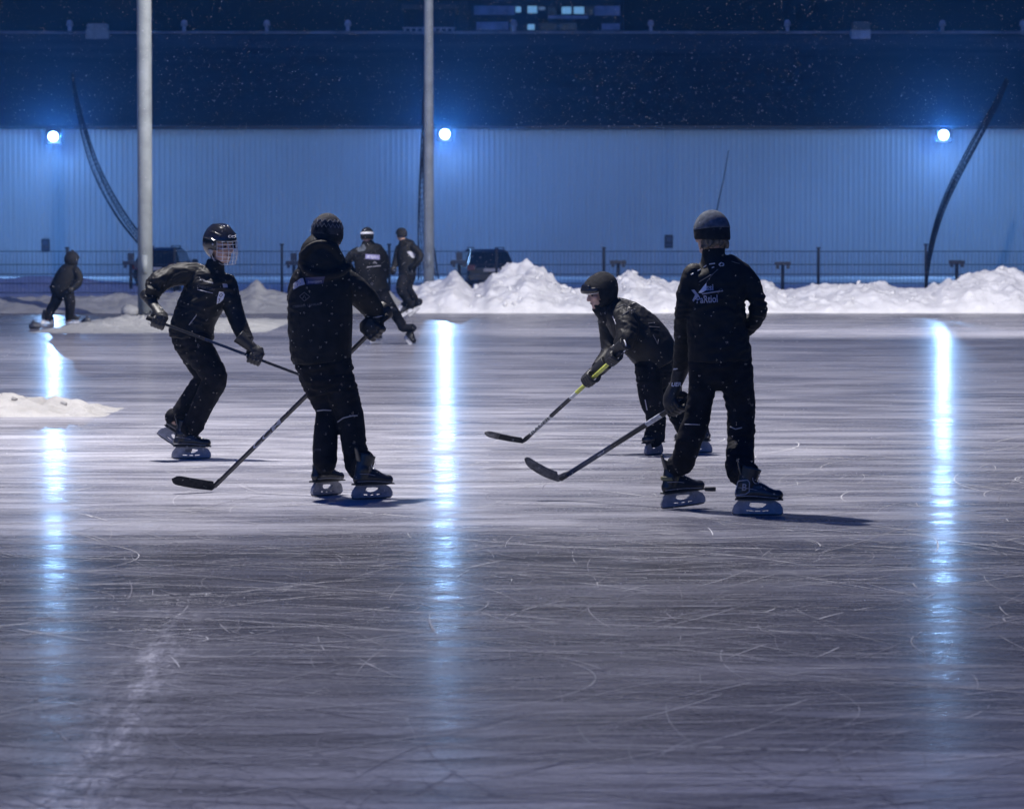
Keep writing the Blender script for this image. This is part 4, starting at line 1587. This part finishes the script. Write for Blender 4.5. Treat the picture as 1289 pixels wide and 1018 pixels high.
# hood lying thick round the neck and up the back of the head
p.torso(J, [(407, 342, 33, .13, .0), (405, 330, 30, .135, -.01), (404, 316, 26, .125, -.01), (406, 303, 19.5, .10, -.005), (407, 297, 15, .075, 0)], caps=('flat', 'round'))
p.limb(J, [(396, 318, -.05, 12), (396, 304, -.03, 9), (401, 292, -.03, 6)], skin=False)
p.limb(J, [(384, 336, -.08, 6), (381, 324, -.11, 5), (389, 312, -.13, 4.5), (404, 306, -.14, 4), (418, 311, -.12, 4.5), (427, 324, -.08, 5)], skin=False)
p.limb(J, [(379, 322, -.02, 4), (386, 340, -.12, 5), (404, 347, -.155, 5), (425, 344, -.12, 5), (438, 336, -.04, 5)], skin=False)
T = bmesh.new()
p.torso(T, [(405, 440, 33, .15), (406, 458, 34, .155), (408, 472, 30, .14)], caps=('flat', 'round'))
p.limb(T, [(397, 458, 0, 26), (401, 480, .02, 21.5), (408, 502, .06, 17), (412, 519, .05, 14.5), (410, 545, .03, 15.5), (409, 575, .02, 15.5), (409, 586, .02, 14.5)], caps=('round', 'flat'))
p.limb(T, [(420, 458, -.02, 23), (427, 482, -.02, 21), (435, 508, .0, 19), (441, 526, .0, 17.5), (445, 555, -.02, 16), (449, 580, -.02, 15.5), (452, 592, -.02, 15)], caps=('round', 'flat'))
HB = head_matrix(p.P((413, 297, .02)), -38, -4, 0, 1.0)
head_prims(p.skin, HB)
loft(p.skin, [HB @ V((0, -.02, -.06)), p.P((408, 348, 0))], [.058, .064], sides=14)
begin(p)
jb = cloth(p, 'jacket', J, M['jacket'], .020, (7, 7, 13))
tb = cloth(p, 'trousers', T, M['trousers'], .017, (8, 8, 16))
stickB = [at(487, 398, YB + .20), at(266, 616, YB + .50), at(216, 611, YB + .30)]
dB = (stickB[1] - stickB[0]).normalized()
gB = stickB[0].lerp(stickB[1], .075)
glove(p, gB, dB, V((.4, -.8, .1)), p.P((473, 400, .24)), 1.16)
gB2 = stickB[0].lerp(stickB[1], .40)
glove(p, gB2, dB, V((-.3, .4, .6)), p.P((400, 425, .37)), 1.0)
skate(p, 411, 623, .12, 52, 0, 0, 1.0, lift=0, ankle=p.P((409, 586, .02)))
skate(p, 468, 631, -.20, 33, 0, 0, 1.0, lift=0, ankle=p.P((452, 592, -.02)))
close(p, .009)
bm = bmesh.new()
for (zc, amp, n_) in ((.062, .012, 22), (.094, .009, 16)):
    P_ = []
    for k in range(n_ * 2 + 1):
        a = math.pi * k / n_
        z_ = zc + (amp if k % 2 else -amp)
        rr = math.sqrt(max(.05, 1 - ((z_ - .02) / .128) ** 2))
        P_.append(HB @ V((.0995 * rr * math.cos(a), -.01 + .1175 * rr * math.sin(a), z_)))
    tube_bm(bm, P_, .0036, 5)
motif = bpy.data.meshes.new('m'); bm.to_mesh(motif); bm.free()
hat = p.add('beanie', cap_shell(HB, (.088, .106, .119), lambda x, y: .0 if y > .05 else -.05, .010, c=(0, -.01, .02)), M['knit_mottle'])
part('knit_motif', motif, M['knit_pale'], hat)
part('beanie_cuff', band_ring(HB, (.092, .110), -.035, .035, .05, .02), M['knit'], hat)
bv = bvh_of([jb])
me, c = poly_print([(369, 357), (378, 350.5), (381.5, 350), (384, 358), (377, 360), (369, 365)], YB)
print_mesh('back_badge', me, bv, c, YB, 0, M['print'], jb, .004)
me, c = poly_print([(384, 349.5), (409, 348), (407, 357), (386, 358.5)], YB)
bdg = print_mesh('back_panel', me, bv, c, YB, 0, M['print_blue'], jb, .004)
print_text('back_lettering', 'Intersport', 396, 354.6, YB, 3.6, 3, bvh_of([bdg]), M['print'], jb, .15, .0003, .85)
print_text('badge_letter', 'fT', 376, 356, YB, 6, 22, bv, M['print_blue'], jb, .2, .0008)
print_text('sponsor_lettering', 'CEBRIAN  LAHIKAIS', 386, 384.5, YB, 2.9, 6, bv, M['print_dim'], jb)
lines_part(p, 'back_emblem', [[(377, 373), (383, 368), (390, 373.5), (383, 379), (377, 373)], [(381, 376), (383, 371), (385, 376)]], YB, .0022, bv, M['print_dim'], jb)
bv2 = bvh_of([tb])
lines_part(p, 'knee_piping', [[(399, 517), (407, 516), (417, 516.5)], [(425, 531), (432, 526), (444, 523), (450, 523)]], YB, .004, bv2, M['piping'], tb)
print_text('trouser_lettering', 'CCM', 400, 566, YB, 2.6, -3, bv2, M['print_dim'], tb)
lines_part(p, 'sleeve_cuff_trim', [[(462, 398), (468, 400), (475, 399), (483, 397)]], YB, .0045, bv, M['piping'], jb)
stB, *_ = stick('long black hockey stick, blade flat on the ice in front of the hooded player', stickB[0], stickB[1], stickB[2], [(0, .45, M['stick_black']), (.45, .62, M['stick_black']), (.62, 1, M['stick_black'])], M['tape'])
shaft_letters(stB, stickB[0], stickB[1], 'CCM', .60, .76, M['print'], True, .03)

# ---------------------------------------------------------------- crouching player (right middle)
YC = 29.9
p = Person('crouching skater in black jacket and goggled hood, looking left over a lime stick', YC, at(838, 573, YC) * V((1, 1, 0)), .008, 3.0)
J = bmesh.new()
p.torso(J, [(768, 384, 14, .10, .0), (775, 391, 20, .14), (787, 402, 26, .19), (801, 416, 29.5, .20), (817, 434, 30.5, .20), (828, 450, 27, .19), (834, 460, 24, .18)], ref=(.7, 0, .7), caps=('flat', 'flat'))
p.limb(J, [(789, 402, -.17, 15), (790, 418, -.24, 14), (787, 430, -.26, 13), (780, 437, -.24, 11)], caps=('round', 'flat'))
p.limb(J, [(766, 402, .15, 14), (768, 425, .16, 13), (768, 444, .12, 12), (757, 460, .04, 10.5), (752, 465, .0, 9.5)], caps=('round', 'flat'))
T = bmesh.new()
p.torso(T, [(826, 450, 20, .15), (830, 464, 20, .15), (828, 474, 17, .13)], caps=('round', 'round'))
p.limb(T, [(818, 462, -.07, 18.5), (818, 482, -.12, 16.5), (820, 503, -.12, 15), (826, 524, -.08, 12.5), (825, 540, -.06, 12), (824, 552, -.05, 11.5)], caps=('round', 'flat'))
p.limb(T, [(836, 462, .10, 17), (843, 490, .12, 15), (850, 512, .14, 13.5), (860, 534, .2, 12), (871, 556, .26, 10.5)], caps=('round', 'flat'))
HC = head_matrix(p.P((755, 369, -.02)), 112, -14, 0, .98)
head_prims(p.skin, HC)
loft(p.skin, [HC @ V((0, -.03, -.05)), p.P((785, 395, 0))], [.056, .064], sides=14)
begin(p)
jc = cloth(p, 'jacket', J, M['shell'], .023, (8, 8, 10))
tc_ = cloth(p, 'trousers', T, M['trousers'], .017)
stickC = [at(782, 443, YC - .34), at(657, 557, YC + .72), at(609, 551, YC + .66)]
dC = (stickC[1] - stickC[0]).normalized()
gC1 = stickC[0].lerp(stickC[1], .07)
gC2 = stickC[0].lerp(stickC[1], .30)
glove(p, gC1, dC, V((.2, -.6, .6)), p.P((779, 438, -.30)), .95, stripes=3)
glove(p, gC2, dC, V((-.5, .35, .5)), p.P((753, 464, -.02)), 1.0, stripes=0)
skate(p, 823, 572, -.05, -118, 0, 0, 1.0, lift=0, ankle=p.P((824, 552, -.05)))
skate(p, 873, 573, .25, 168, 0, 0, 1.0, lift=0, ankle=p.P((871, 556, .26)))
close(p, .007)
face_bits(p, HC, p.o)
me = cap_shell(HC, (.104, .122, .130), lambda x, y: .036 if y > .045 else (-.15 if y < .02 else -.12), .016, c=(0, -.015, .012), bulge=lambda c: c + V((0, -.018, .008)) * max(0, min(1, (c.z + .02) / .1)) * (1 if c.y < 0 else 0))
wrinkle(me, .011, (16, 16, 22), 9.0)
wrinkle(me, .005, (40, 40, 60), 2.0)
hd = p.add('hood', me, M['knit'])
bm = bmesh.new()
loft(bm, [HC @ V((-.085, .06, .045)), HC @ V((-.05, .112, .05)), HC @ V((0, .128, .052)), HC @ V((.05, .112, .05)), HC @ V((.085, .06, .045))], [(.022, .026)] * 5, sides=14)
loft(bm, [HC @ V((-.06, .105, .075)), HC @ V((0, .122, .08)), HC @ V((.06, .105, .075))], [(.016, .022)] * 3, sides=12)
part('goggles', remesh(bm, .005, 2), M['helmet'], hd)
bm = bmesh.new()
tube_bm(bm, [HC @ V((.094 * math.sin(a), -.012 + .116 * math.cos(a), .026)) for a in [-1.3 + 2.6 * k / 16 for k in range(17)]], .005, 6)
tube_bm(bm, [HC @ V((.094 * math.sin(a), -.012 + .117 * math.cos(a), .014)) for a in [-1.3 + 2.6 * k / 16 for k in range(17)]], .003, 6)
part('headband', remesh(bm, .003, 0), M['shine'], hd)
bm = bmesh.new()
loft(bm, [HC @ V((0, .03, -.105)), p.P((762, 392, -.02)), p.P((772, 395, 0))], [(.062, .055), (.085, .08), (.10, .095)], sides=18)
me = remesh(bm, .008, 2); wrinkle(me, .014, (18, 18, 26), 3.3)
p.add('neck_scarf', me, M['knit'])
bv = bvh_of([jc])
lines_part(p, 'fold_highlights', [[(777, 387), (786, 383), (795, 388)], [(783, 397), (792, 391), (801, 389)], [(816, 407), (824, 406)], [(817, 411), (830, 412)], [(822, 421), (828, 433), (829, 427)]], YC, .0028, bv, M['print_dim'], jc)  # paler lines painting the light along the jacket folds
lines_part(p, 'chest_zip', [[(771, 398), (774, 404), (775, 408)]], YC, .004, bv, M['print'], jc)
bv = bvh_of([tc_])
lines_part(p, 'trouser_vent', [[(812, 503), (814.5, 516)]], YC, .004, bv, M['print'], tc_)
stC, *_ = stick('lime and black hockey stick held low by the crouching player', stickC[0], stickC[1], stickC[2], [(0, .44, M['stick_lime']), (.44, .50, M['stick_pale']), (.50, .70, M['stick_black']), (.70, .90, M['stick_pale']), (.90, 1, M['stick_black'])], M['tape'], (.62, 1.0, M['tape_worn']))
shaft_letters(stC, stickC[0], stickC[1], 'BAUER', .71, .89, M['rubber'], True, .026)

# ---------------------------------------------------------------- player with grey beanie (right)
YD = 23.7
p = Person('tall skater seen from behind in grey and black beanie, lettered back and navy stick', YD, at(908, 645, YD) * V((1, 1, 0)), .009, 4.0)
J = bmesh.new()
p.torso(J, [(898, 312, 14.5, .074, .0), (898, 320, 15, .076, .0), (898, 327, 16.5, .082), (901, 333, 27, .105), (904, 342, 35.5, .125), (905, 356, 37, .14), (902, 380, 36, .145), (902, 412, 37, .145), (905, 438, 39.5, .15), (906, 455, 39.5, .15)])
p.limb(J, [(874, 346, 0, 15), (864, 372, .0, 12.5), (861, 400, .05, 11.5), (859, 432, .16, 11), (857, 464, .27, 10.5)], caps=('round', 'flat'))
p.limb(J, [(932, 343, 0, 14), (945, 358, -.0, 13), (953, 380, .0, 11), (954, 393, .02, 11), (945, 409, .10, 11.5), (926, 424, .20, 10.5)], caps=('round', 'round'))
T = bmesh.new()
p.torso(T, [(905, 436, 36, .13), (906, 456, 38, .14), (906, 466, 35, .13)], caps=('flat', 'round'))
p.limb(T, [(886, 456, 0, 20), (884, 486, 0, 17), (880, 512, .02, 16.5), (875, 534, .02, 17), (867, 556, .04, 16.5), (861, 578, .10, 15), (859, 584, .14, 14)], caps=('round', 'flat'))
p.limb(T, [(926, 456, 0, 21), (928, 484, 0, 20.5), (932, 512, .02, 18), (933, 536, .02, 17.5), (932, 560, 0, 17), (931, 585, -.12, 18), (932, 598, -.2, 15.5)], caps=('round', 'flat'))
HD = head_matrix(p.P((894.5, 295, .0)), 46, -6, 2, 1.0)
head_prims(p.skin, HD)
loft(p.skin, [HD @ V((0, -.02, -.06)), p.P((899, 335, 0))], [.054, .06], sides=14)
p.hand(p.P((918, 427, .24)), p.P((930, 422, .19)), V((0, .5, -.5)))
begin(p)
jd = cloth(p, 'jacket', J, M['jacket'], .017, (8, 8, 14))
td = cloth(p, 'trousers', T, M['trousers'], .016, (8, 8, 16))
stickD = [at(885, 489, YD + .16), at(702, 605, YD + 1.02), at(657, 592, YD + 1.05)]
dD = (stickD[1] - stickD[0]).normalized()
gD = stickD[0].lerp(stickD[1], .172)
gd = glove(p, gD, dD, V((-.35, -.85, .25)), p.P((856, 468, .27)), 1.08)
_, _m = skate(p, 860, 639, .22, 22, 5, 0, 1.0, lift=0.012, ankle=p.P((859, 584, .14)), trim=M['olive'], cuff=14.5)
bD, _m = skate(p, 953.5, 650, -.38, -4, 0, 0, 1.02, lift=0, ankle=p.P((932, 598, -.2)), cuff=14.2)
close(p, .009)
hat = p.add('beanie', cap_shell(HD, (.094, .112, .122), lambda x, y: .03, .010, c=(0, -.012, .018)), M['knit_grey'])
part('beanie_cuff', band_ring(HD, (.096, .114), -.035, .056, .045, .012, c=(0, -.012)), M['knit'], hat)
bm = bmesh.new()
for k in range(60):
    a = R(-200 + 220 * random.random())
    rr = random.uniform(.9, 1.03)
    z0 = random.uniform(-.05, -.025)
    b0 = V((.078 * rr * math.cos(a), -.012 + .096 * rr * math.sin(a), z0))
    loft(bm, [HD @ b0, HD @ (b0 + V((random.uniform(-.01, .01), -.006, -.025))), HD @ (b0 + V((random.uniform(-.018, .018), random.uniform(-.01, .01), -.048)))], [.009, .008, .004], sides=6)
p.add('hair', remesh(bm, .005, 1), M['hair'])
bv = bvh_of([jd])
print_text('back_lettering', 'ssi', 893.5, 362, YD, 8, 2, bv, M['print'], jd, 0, .0012, .85)
print_text('back_lettering', 'PaRtiol', 890, 377, YD, 9.5, 3, bv, M['print'], jd, 0, .0012, .72)
me, c = poly_print([(889, 356), (889.5, 365), (883, 369), (879, 368.5)], YD); print_mesh('crossed_stick', me, bv, c, YD, 0, M['print_white'], jd)
me, c = poly_print([(870, 365), (874, 364.5), (880, 372), (875, 377), (873, 380), (871.5, 378), (875, 371)], YD); print_mesh('crossed_stick', me, bv, c, YD, 0, M['print'], jd)
lines_part(p, 'back_line', [[(884, 370), (896, 368), (910, 366)]], YD, .004, bv, M['print'], jd)
lines_part(p, 'stick_outline', [[(889, 356), (893, 350), (903, 339)], [(903, 367), (908, 363), (910, 366), (904, 368)]], YD, .0022, bv, M['print_dim'], jd)
lines_part(p, 'painted_shoulder_shine', [[(870, 346), (873, 344)], [(878, 341), (882, 339)], [(886, 336.5), (889, 334)], [(893, 332.5), (900, 331.5)], [(896, 337), (899, 336)]], YD, .0035, bv, M['shine'], jd)  # short pale strokes standing in for light glinting on the shoulder
lines_part(p, 'shoulder_ring', [[(905, 333), (908, 330.5), (911, 332), (911, 334), (907, 335), (905, 333)]], YD, .0035, bv, M['shine'], jd)
lines_part(p, 'shoulder_seam', [[(880, 355), (888, 350), (897, 345), (904, 339)], [(921, 329), (931, 332)]], YD, .0025, bv, M['print_dim'], jd)
bv2 = bvh_of([td])
lines_part(p, 'knee_piping', [[(862, 534), (872, 534), (881, 534.5)], [(919, 537), (926, 540), (934, 538)]], YD, .0035, bv2, M['piping'], td)
print_text('glove_lettering', 'UER', 851, 484, YD, 5, 2, bvh_of([gd]), M['print_white'], gd, .2, .0008, 1.0)
lines_part(p, 'glove_trim', [[(842, 468), (848, 465), (856, 463)]], YD, .004, bvh_of([gd]), M['shine'], gd)
bvb = bvh_of([bD])
print_text('boot_letter', 'B', 936.5, 613.5, YD - .38, 8.5, 0, bvb, M['piping'], bD, .1, .0008)
lines_part(p, 'boot_emblem', [[(926, 621), (926.5, 608), (931, 605), (941, 604), (943.5, 607), (943, 619), (938, 622), (926, 623)]], YD - .38, .0035, bvb, M['piping'], bD)
stD, *_ = stick('navy hockey stick with a worn grey blade held by the grey beanie player', stickD[0], stickD[1], stickD[2], [(0, .28, M['stick_black']), (.28, .38, M['stick_pale']), (.38, .62, M['stick_black']), (.62, .93, M['stick_blue']), (.93, 1, M['stick_black'])], M['tape_worn'], None, lie_up=.045, bh=.040)
shaft_letters(stD, stickD[0], stickD[1], 'vapor', .66, .71, M['print'], True, .016)

# puck
bm = bmesh.new()
loft(bm, [(0, 0, 0), (0, 0, .004), (0, 0, .022), (0, 0, .026)], [.036, .038, .038, .036], sides=32, sub=1, caps=('flat', 'flat'))
pk = obj('puck', bm, M['rubber'], smooth=False)
c = at(894, 617.5, 25.6); pk.location = (c.x, 25.6, .0)
tag(pk, 'black rubber puck on the ice between the grey beanie player\'s skates', 'puck')

# ---------------------------------------------------------------- distant skaters
YE = 60.9
p = Person('distant skater in black with white banded beanie, just behind the hooded player', YE, at(490, 433, YE) * V((1, 1, 0)), .014, 5.0)
J = bmesh.new()
p.torso(J, [(462, 303, 6.5, .07), (463, 309, 10, .10), (465, 316, 19, .14), (466, 332, 20, .16), (469, 350, 17.5, .16), (474, 368, 17, .16)])
p.limb(J, [(450, 318, .05, 7), (441, 324, .05, 6), (437, 332, .1, 5.5), (444, 342, .25, 5)], caps=('round', 'flat'))
p.limb(J, [(481, 320, 0, 6.5), (485, 336, .05, 6), (482, 352, .2, 5), (474, 360, .3, 4.5)], caps=('round', 'flat'))
T = bmesh.new()
p.torso(T, [(474, 360, 15, .14), (475, 370, 15.5, .14)], caps=('flat', 'round'))
p.limb(T, [(468, 368, 0, 9), (471, 384, -.15, 8.5), (473, 400, -.05, 7.5), (474, 416, 0, 6)], caps=('round', 'flat'))
p.limb(T, [(480, 368, 0, 9), (490, 385, -.05, 8), (500, 399, 0, 6.5), (508, 413, 0, 5.5)], caps=('round', 'flat'))
HE = head_matrix(p.P((462, 298, 0)), 8, -4, 0, 1.02)
head_prims(p.skin, HE)
loft(p.skin, [HE @ V((0, -.02, -.06)), p.P((463, 312, 0))], [.056, .06], sides=12)
begin(p)
glove(p, p.P((450, 347, .3)), V((0, .3, -1)), V((-.3, -.8, 0)), p.P((444, 342, .25)), 1.0, vox=.009)
glove(p, p.P((467, 363, .36)), V((0, .3, -1)), V((.3, -.8, 0)), p.P((474, 360, .3)), 1.0, vox=.009)
je = cloth(p, 'jacket', J, M['jacket'], .014, vox=.014)
te = cloth(p, 'trousers', T, M['trousers'], .013, vox=.014)
skate(p, 473, 434, -.1, 60, 0, 0, 1.0, lift=0, vox=.009, white=True, detail=False, ankle=p.P((474, 418, 0)), cuff=6)
skate(p, 513, 432, .0, -62, -28, -14, 1.0, vox=.009, white=True, detail=False, ankle=p.P((508, 413, 0)), cuff=5.5)
close(p, .013)
hat = p.add('beanie', cap_shell(HE, (.094, .112, .12), lambda x, y: -.04, .010), M['knit'])
part('beanie_band', band_ring(HE, (.098, .116), .028, .068, .05), M['print_white'], hat)
bv = bvh_of([je])
me, c = poly_print([(460, 320), (478, 321), (478, 327), (460, 326)], YE); b_ = print_mesh('back_badge', me, bv, c, YE, 0, M['print_lilac'], je, .01)
print_text('badge_lettering', 'fT Sport', 469, 323.5, YE, 3, -1, bvh_of([b_]), M['print_white'], je, 0, .001)
lines_part(p, 'back_line', [[(462, 336.5), (470, 335.5), (479, 334.5)], [(470, 331.5), (472, 329.5), (474, 332)]], YE, .007, bv, M['print'], je)
me, c = poly_print([(449, 312), (458, 307), (461, 312), (459, 316), (450, 317)], YE); print_mesh('shoulder_patch', me, bv, c, YE, 0, M['knit_grey'], je, .01)
lines_part(p, 'knee_trim', [[(486, 386.5), (490, 388), (494, 387)]], YE, .007, bvh_of([te]), M['piping'], te)

YF = 81.0
p = Person('most distant skater in black beanie gliding before the snow bank by the slim pole', YF, at(514, 399, YF) * V((1, 1, 0)), .016, 6.0)
J = bmesh.new()
p.torso(J, [(507, 301, 4.5, .07), (509, 306, 9, .10), (512, 312, 12.5, .14), (513, 325, 13, .15), (513, 337, 11.5, .15), (513, 347, 11, .15)])
p.limb(J, [(521, 312, -.1, 5), (529, 321, -.18, 4.5), (525, 331, -.2, 4), (518, 337, -.16, 3.5)], caps=('round', 'round'))
p.limb(J, [(502, 313, .05, 4.8), (499, 324, .05, 4.3), (496, 335, .0, 3.6)], caps=('round', 'round'))
T = bmesh.new()
p.torso(T, [(512, 342, 10, .13), (512, 349, 10.5, .13)], caps=('flat', 'round'))
p.limb(T, [(510, 348, 0, 7.8), (504.5, 363, -.2, 6.6), (511, 375, -.08, 5.5), (516, 385, 0, 4.6)], caps=('round', 'flat'))
p.limb(T, [(516, 348, .1, 7.5), (513, 362, .05, 6.4), (520, 373, .2, 5.2), (525, 382, .28, 4.5)], caps=('round', 'flat'))
HF = head_matrix(p.P((505, 295.5, 0)), 62, -6, 0, 1.0)
head_prims(p.skin, HF)
loft(p.skin, [HF @ V((0, -.02, -.06)), p.P((508, 308, 0))], [.056, .06], sides=12)
begin(p)
jf = cloth(p, 'jacket', J, M['jacket'], .014, vox=.016)
cloth(p, 'trousers', T, M['trousers'], .013, vox=.016)
stickF = [at(497, 341, YF - .1), at(470, 396, YF + .9), at(462, 396, YF + .9)]
glove(p, at(495, 342, YF - .06), V((-.5, .5, -.7)), V((-.6, -.7, 0)), p.P((496.5, 335, .0)), 1.1, vox=.008)
skate(p, 513, 396.5, 0, 172, -30, 0, 1.0, vox=.01, white=True, detail=False, ankle=p.P((516, 385, 0)), cuff=4.6)
skate(p, 523, 393.5, .28, 172, -42, 0, 1.0, vox=.01, white=True, detail=False, ankle=p.P((525, 382, .28)), cuff=4.5)
close(p, .015)
p.add('beanie', cap_shell(HF, (.096, .114, .122), lambda x, y: .02 if y > .04 else -.05, .012), M['knit'])
me, c = poly_print([(512, 317), (517, 316), (523, 320), (522, 325), (518, 324)], YF); print_mesh('back_badge', me, bvh_of([jf]), c, YF, 0, M['print'], jf, .012)

YG = 75.0
p = Person('small skater in dark padded suit leaning right on the blue ice at far left', YG, at(76, 408, YG) * V((1, 1, 0)), .014, 7.0)
J = bmesh.new()
p.torso(J, [(91, 332, 6, .08), (89, 337, 10, .12), (86, 344, 13.5, .15), (82, 354, 15, .16), (79, 362, 15.5, .16), (79, 368, 14.5, .15)])
p.limb(J, [(95, 340, -.05, 5.5), (100, 350, -.1, 5), (97, 358, -.15, 4.8), (92, 362, -.18, 4.5)], caps=('round', 'round'))
p.limb(J, [(82, 343, .1, 5.5), (74, 352, .12, 5.2), (69, 358, .1, 4.5)], caps=('round', 'round'))
T = bmesh.new()
p.torso(T, [(79, 362, 13, .14), (79, 369, 13, .14)], caps=('flat', 'round'))
p.limb(T, [(74, 368, .05, 8), (70, 380, .05, 7), (64, 390, .05, 6), (60, 401, .05, 5)], caps=('round', 'flat'))
p.limb(T, [(85, 368, -.05, 8), (88, 380, -.08, 7), (88, 390, -.05, 6), (87, 401, 0, 5.2)], caps=('round', 'flat'))
HG = head_matrix(p.P((91, 327, 0)), -70, -8, 0, .95)
head_prims(p.skin, HG)
loft(p.skin, [HG @ V((0, -.02, -.06)), p.P((89, 340, 0))], [.055, .06], sides=12)
begin(p)
glove(p, p.P((88, 365, -.22)), V((.3, 0, -1)), V((0, -1, 0)), p.P((92, 361, -.18)), .95, vox=.009)
glove(p, p.P((66, 362, .1)), V((.3, 0, -1)), V((-.5, -.8, 0)), p.P((69, 358, .1)), .95, vox=.009)
cloth(p, 'jacket', J, M['jacket'], .016, vox=.014)
cloth(p, 'trousers', T, M['trousers'], .014, vox=.014)
skate(p, 60, 409, .05, 28, 0, 0, .95, lift=0, vox=.009, white=True, detail=False, ankle=p.P((60, 401, .05)), cuff=5)
skate(p, 91, 408, 0, -8, 0, 0, .95, lift=0, vox=.009, white=True, detail=False, ankle=p.P((87, 401, 0)), cuff=5.2)
close(p, .013)
hat = p.add('hood', cap_shell(HG, (.13, .14, .145), lambda x, y: .03 if y > .09 else -.13, .02, c=(0, -.01, .01)), M['knit'])
bm = bmesh.new()
ell(bm, (0, -.02, 0.155), (.04, .04, .05), HG)
part('bobble', remesh(bm, .008, 1), M['knit'], hat)


# ------------------------------------------------------------------ white specks added to read as image grain
def grain_field():
    rnd = random.Random(11)
    vs, fs = [], []
    for i in range(24000):
        Y = 13 + 120 * rnd.random() ** 1.5
        X = (rnd.random() - .5) * Y * .29
        z = rnd.random() * (1.7 + Y * .066)
        r = rnd.uniform(.0008, .0022) * (.7 + Y * .016)
        b = len(vs)
        for a in (V((1, 0, 0)), V((-1, 0, 0)), V((0, 1, 0)), V((0, -1, 0)), V((0, 0, 1)), V((0, 0, -1))):
            vs.append(V((X, Y, z)) + V((a.x * rnd.uniform(.7, 1.3), a.y, a.z * rnd.uniform(.7, 1.3))) * r)
        for q in ((0, 2, 4), (2, 1, 4), (1, 3, 4), (3, 0, 4), (2, 0, 5), (1, 2, 5), (3, 1, 5), (0, 3, 5)):
            fs.append([b + k for k in q])
    me = bpy.data.meshes.new('grain_specks')
    me.from_pydata(vs, [], fs)
    me.materials.append(M['grain_bit'])
    o = link(bpy.data.objects.new('grain_specks', me))
    tag(o, 'tiny white specks added through the night air as grain', 'grain specks', kind='stuff')


grain_field()

# ------------------------------------------------------------------ haze
bm = bmesh.new()
bx(bm, (0, 148, 13.0), (130, 310, 28.2))
hz = obj('haze', bm, None, smooth=False)
hm = bpy.data.materials.new('night_haze')
hm.use_nodes = True
hn = hm.node_tree
hn.nodes.remove(hn.nodes['Principled BSDF'])
pv = hn.nodes.new('ShaderNodeVolumePrincipled')
pv.inputs['Color'].default_value = (.16, .46, 1, 1)
pv.inputs['Density'].default_value = .0010
pv.inputs['Anisotropy'].default_value = .9
hn.links.new(pv.outputs['Volume'], hn.nodes['Material Output'].inputs['Volume'])
hz.data.materials.append(hm)
hz['kind'] = 'stuff'
tag(hz, 'thin cold night haze glowing round the floodlights', 'haze', kind='stuff')

# ------------------------------------------------------------------ rink lights (hung over the ice, above the frame), then added fill lamps
def lamp(name, loc, energy, col, size=.15, target=None, cone=150, blend=.6):
    ld = bpy.data.lights.new(name, 'SPOT')
    ld.energy = energy
    ld.color = col
    ld.shadow_soft_size = size
    ld.spot_size = R(cone)
    ld.spot_blend = blend
    lo = bpy.data.objects.new(name, ld)
    link(lo)
    lo.location = loc
    tg = V(target) if target else V((loc[0], loc[1], 0))
    lo.rotation_euler = (tg - V(loc)).to_track_quat('-Z', 'Y').to_euler()


WARM = (1.0, .955, .93)
lamp('rink_and_fill_lamp', (-3.6, 30.5, 13), 15500, WARM)
lamp('rink_and_fill_lamp', (8, 66, 13), 29000, WARM, target=(6, 88, 1))
lamp('rink_and_fill_lamp', (-9, 55, 14), 8000, WARM, target=(-8, 72, 0))
lamp('rink_and_fill_lamp', (1, 49, 14), 7500, WARM)  # added unseen lamp that lifts the far ice
lamp('wall_fill_lamp', (-27, 154, 14), 1750, (.36, .76, 1.0), .3, target=(-10, 170, 1))  # added unseen lamp, spreads blue light evenly over the wall
lamp('wall_fill_lamp', (29, 150, 15), 2700, (.36, .76, 1.0), .3, target=(6, 170, 1))  # second added wall fill, also out of view

# ------------------------------------------------------------------ render settings
SC.view_settings.view_transform = 'Standard'
SC.view_settings.look = 'None'
SC.view_settings.exposure = 0
SC.view_settings.gamma = 1
SC.cycles.use_denoising = True
SC.cycles.denoiser = 'OPENIMAGEDENOISE'
SC.cycles.max_bounces = 6
SC.cycles.diffuse_bounces = 3
SC.cycles.glossy_bounces = 3
SC.cycles.volume_bounces = 0
SC.cycles.sample_clamp_indirect = 4
SC.cycles.caustics_reflective = False
SC.cycles.caustics_refractive = False
SC.render.film_transparent = False
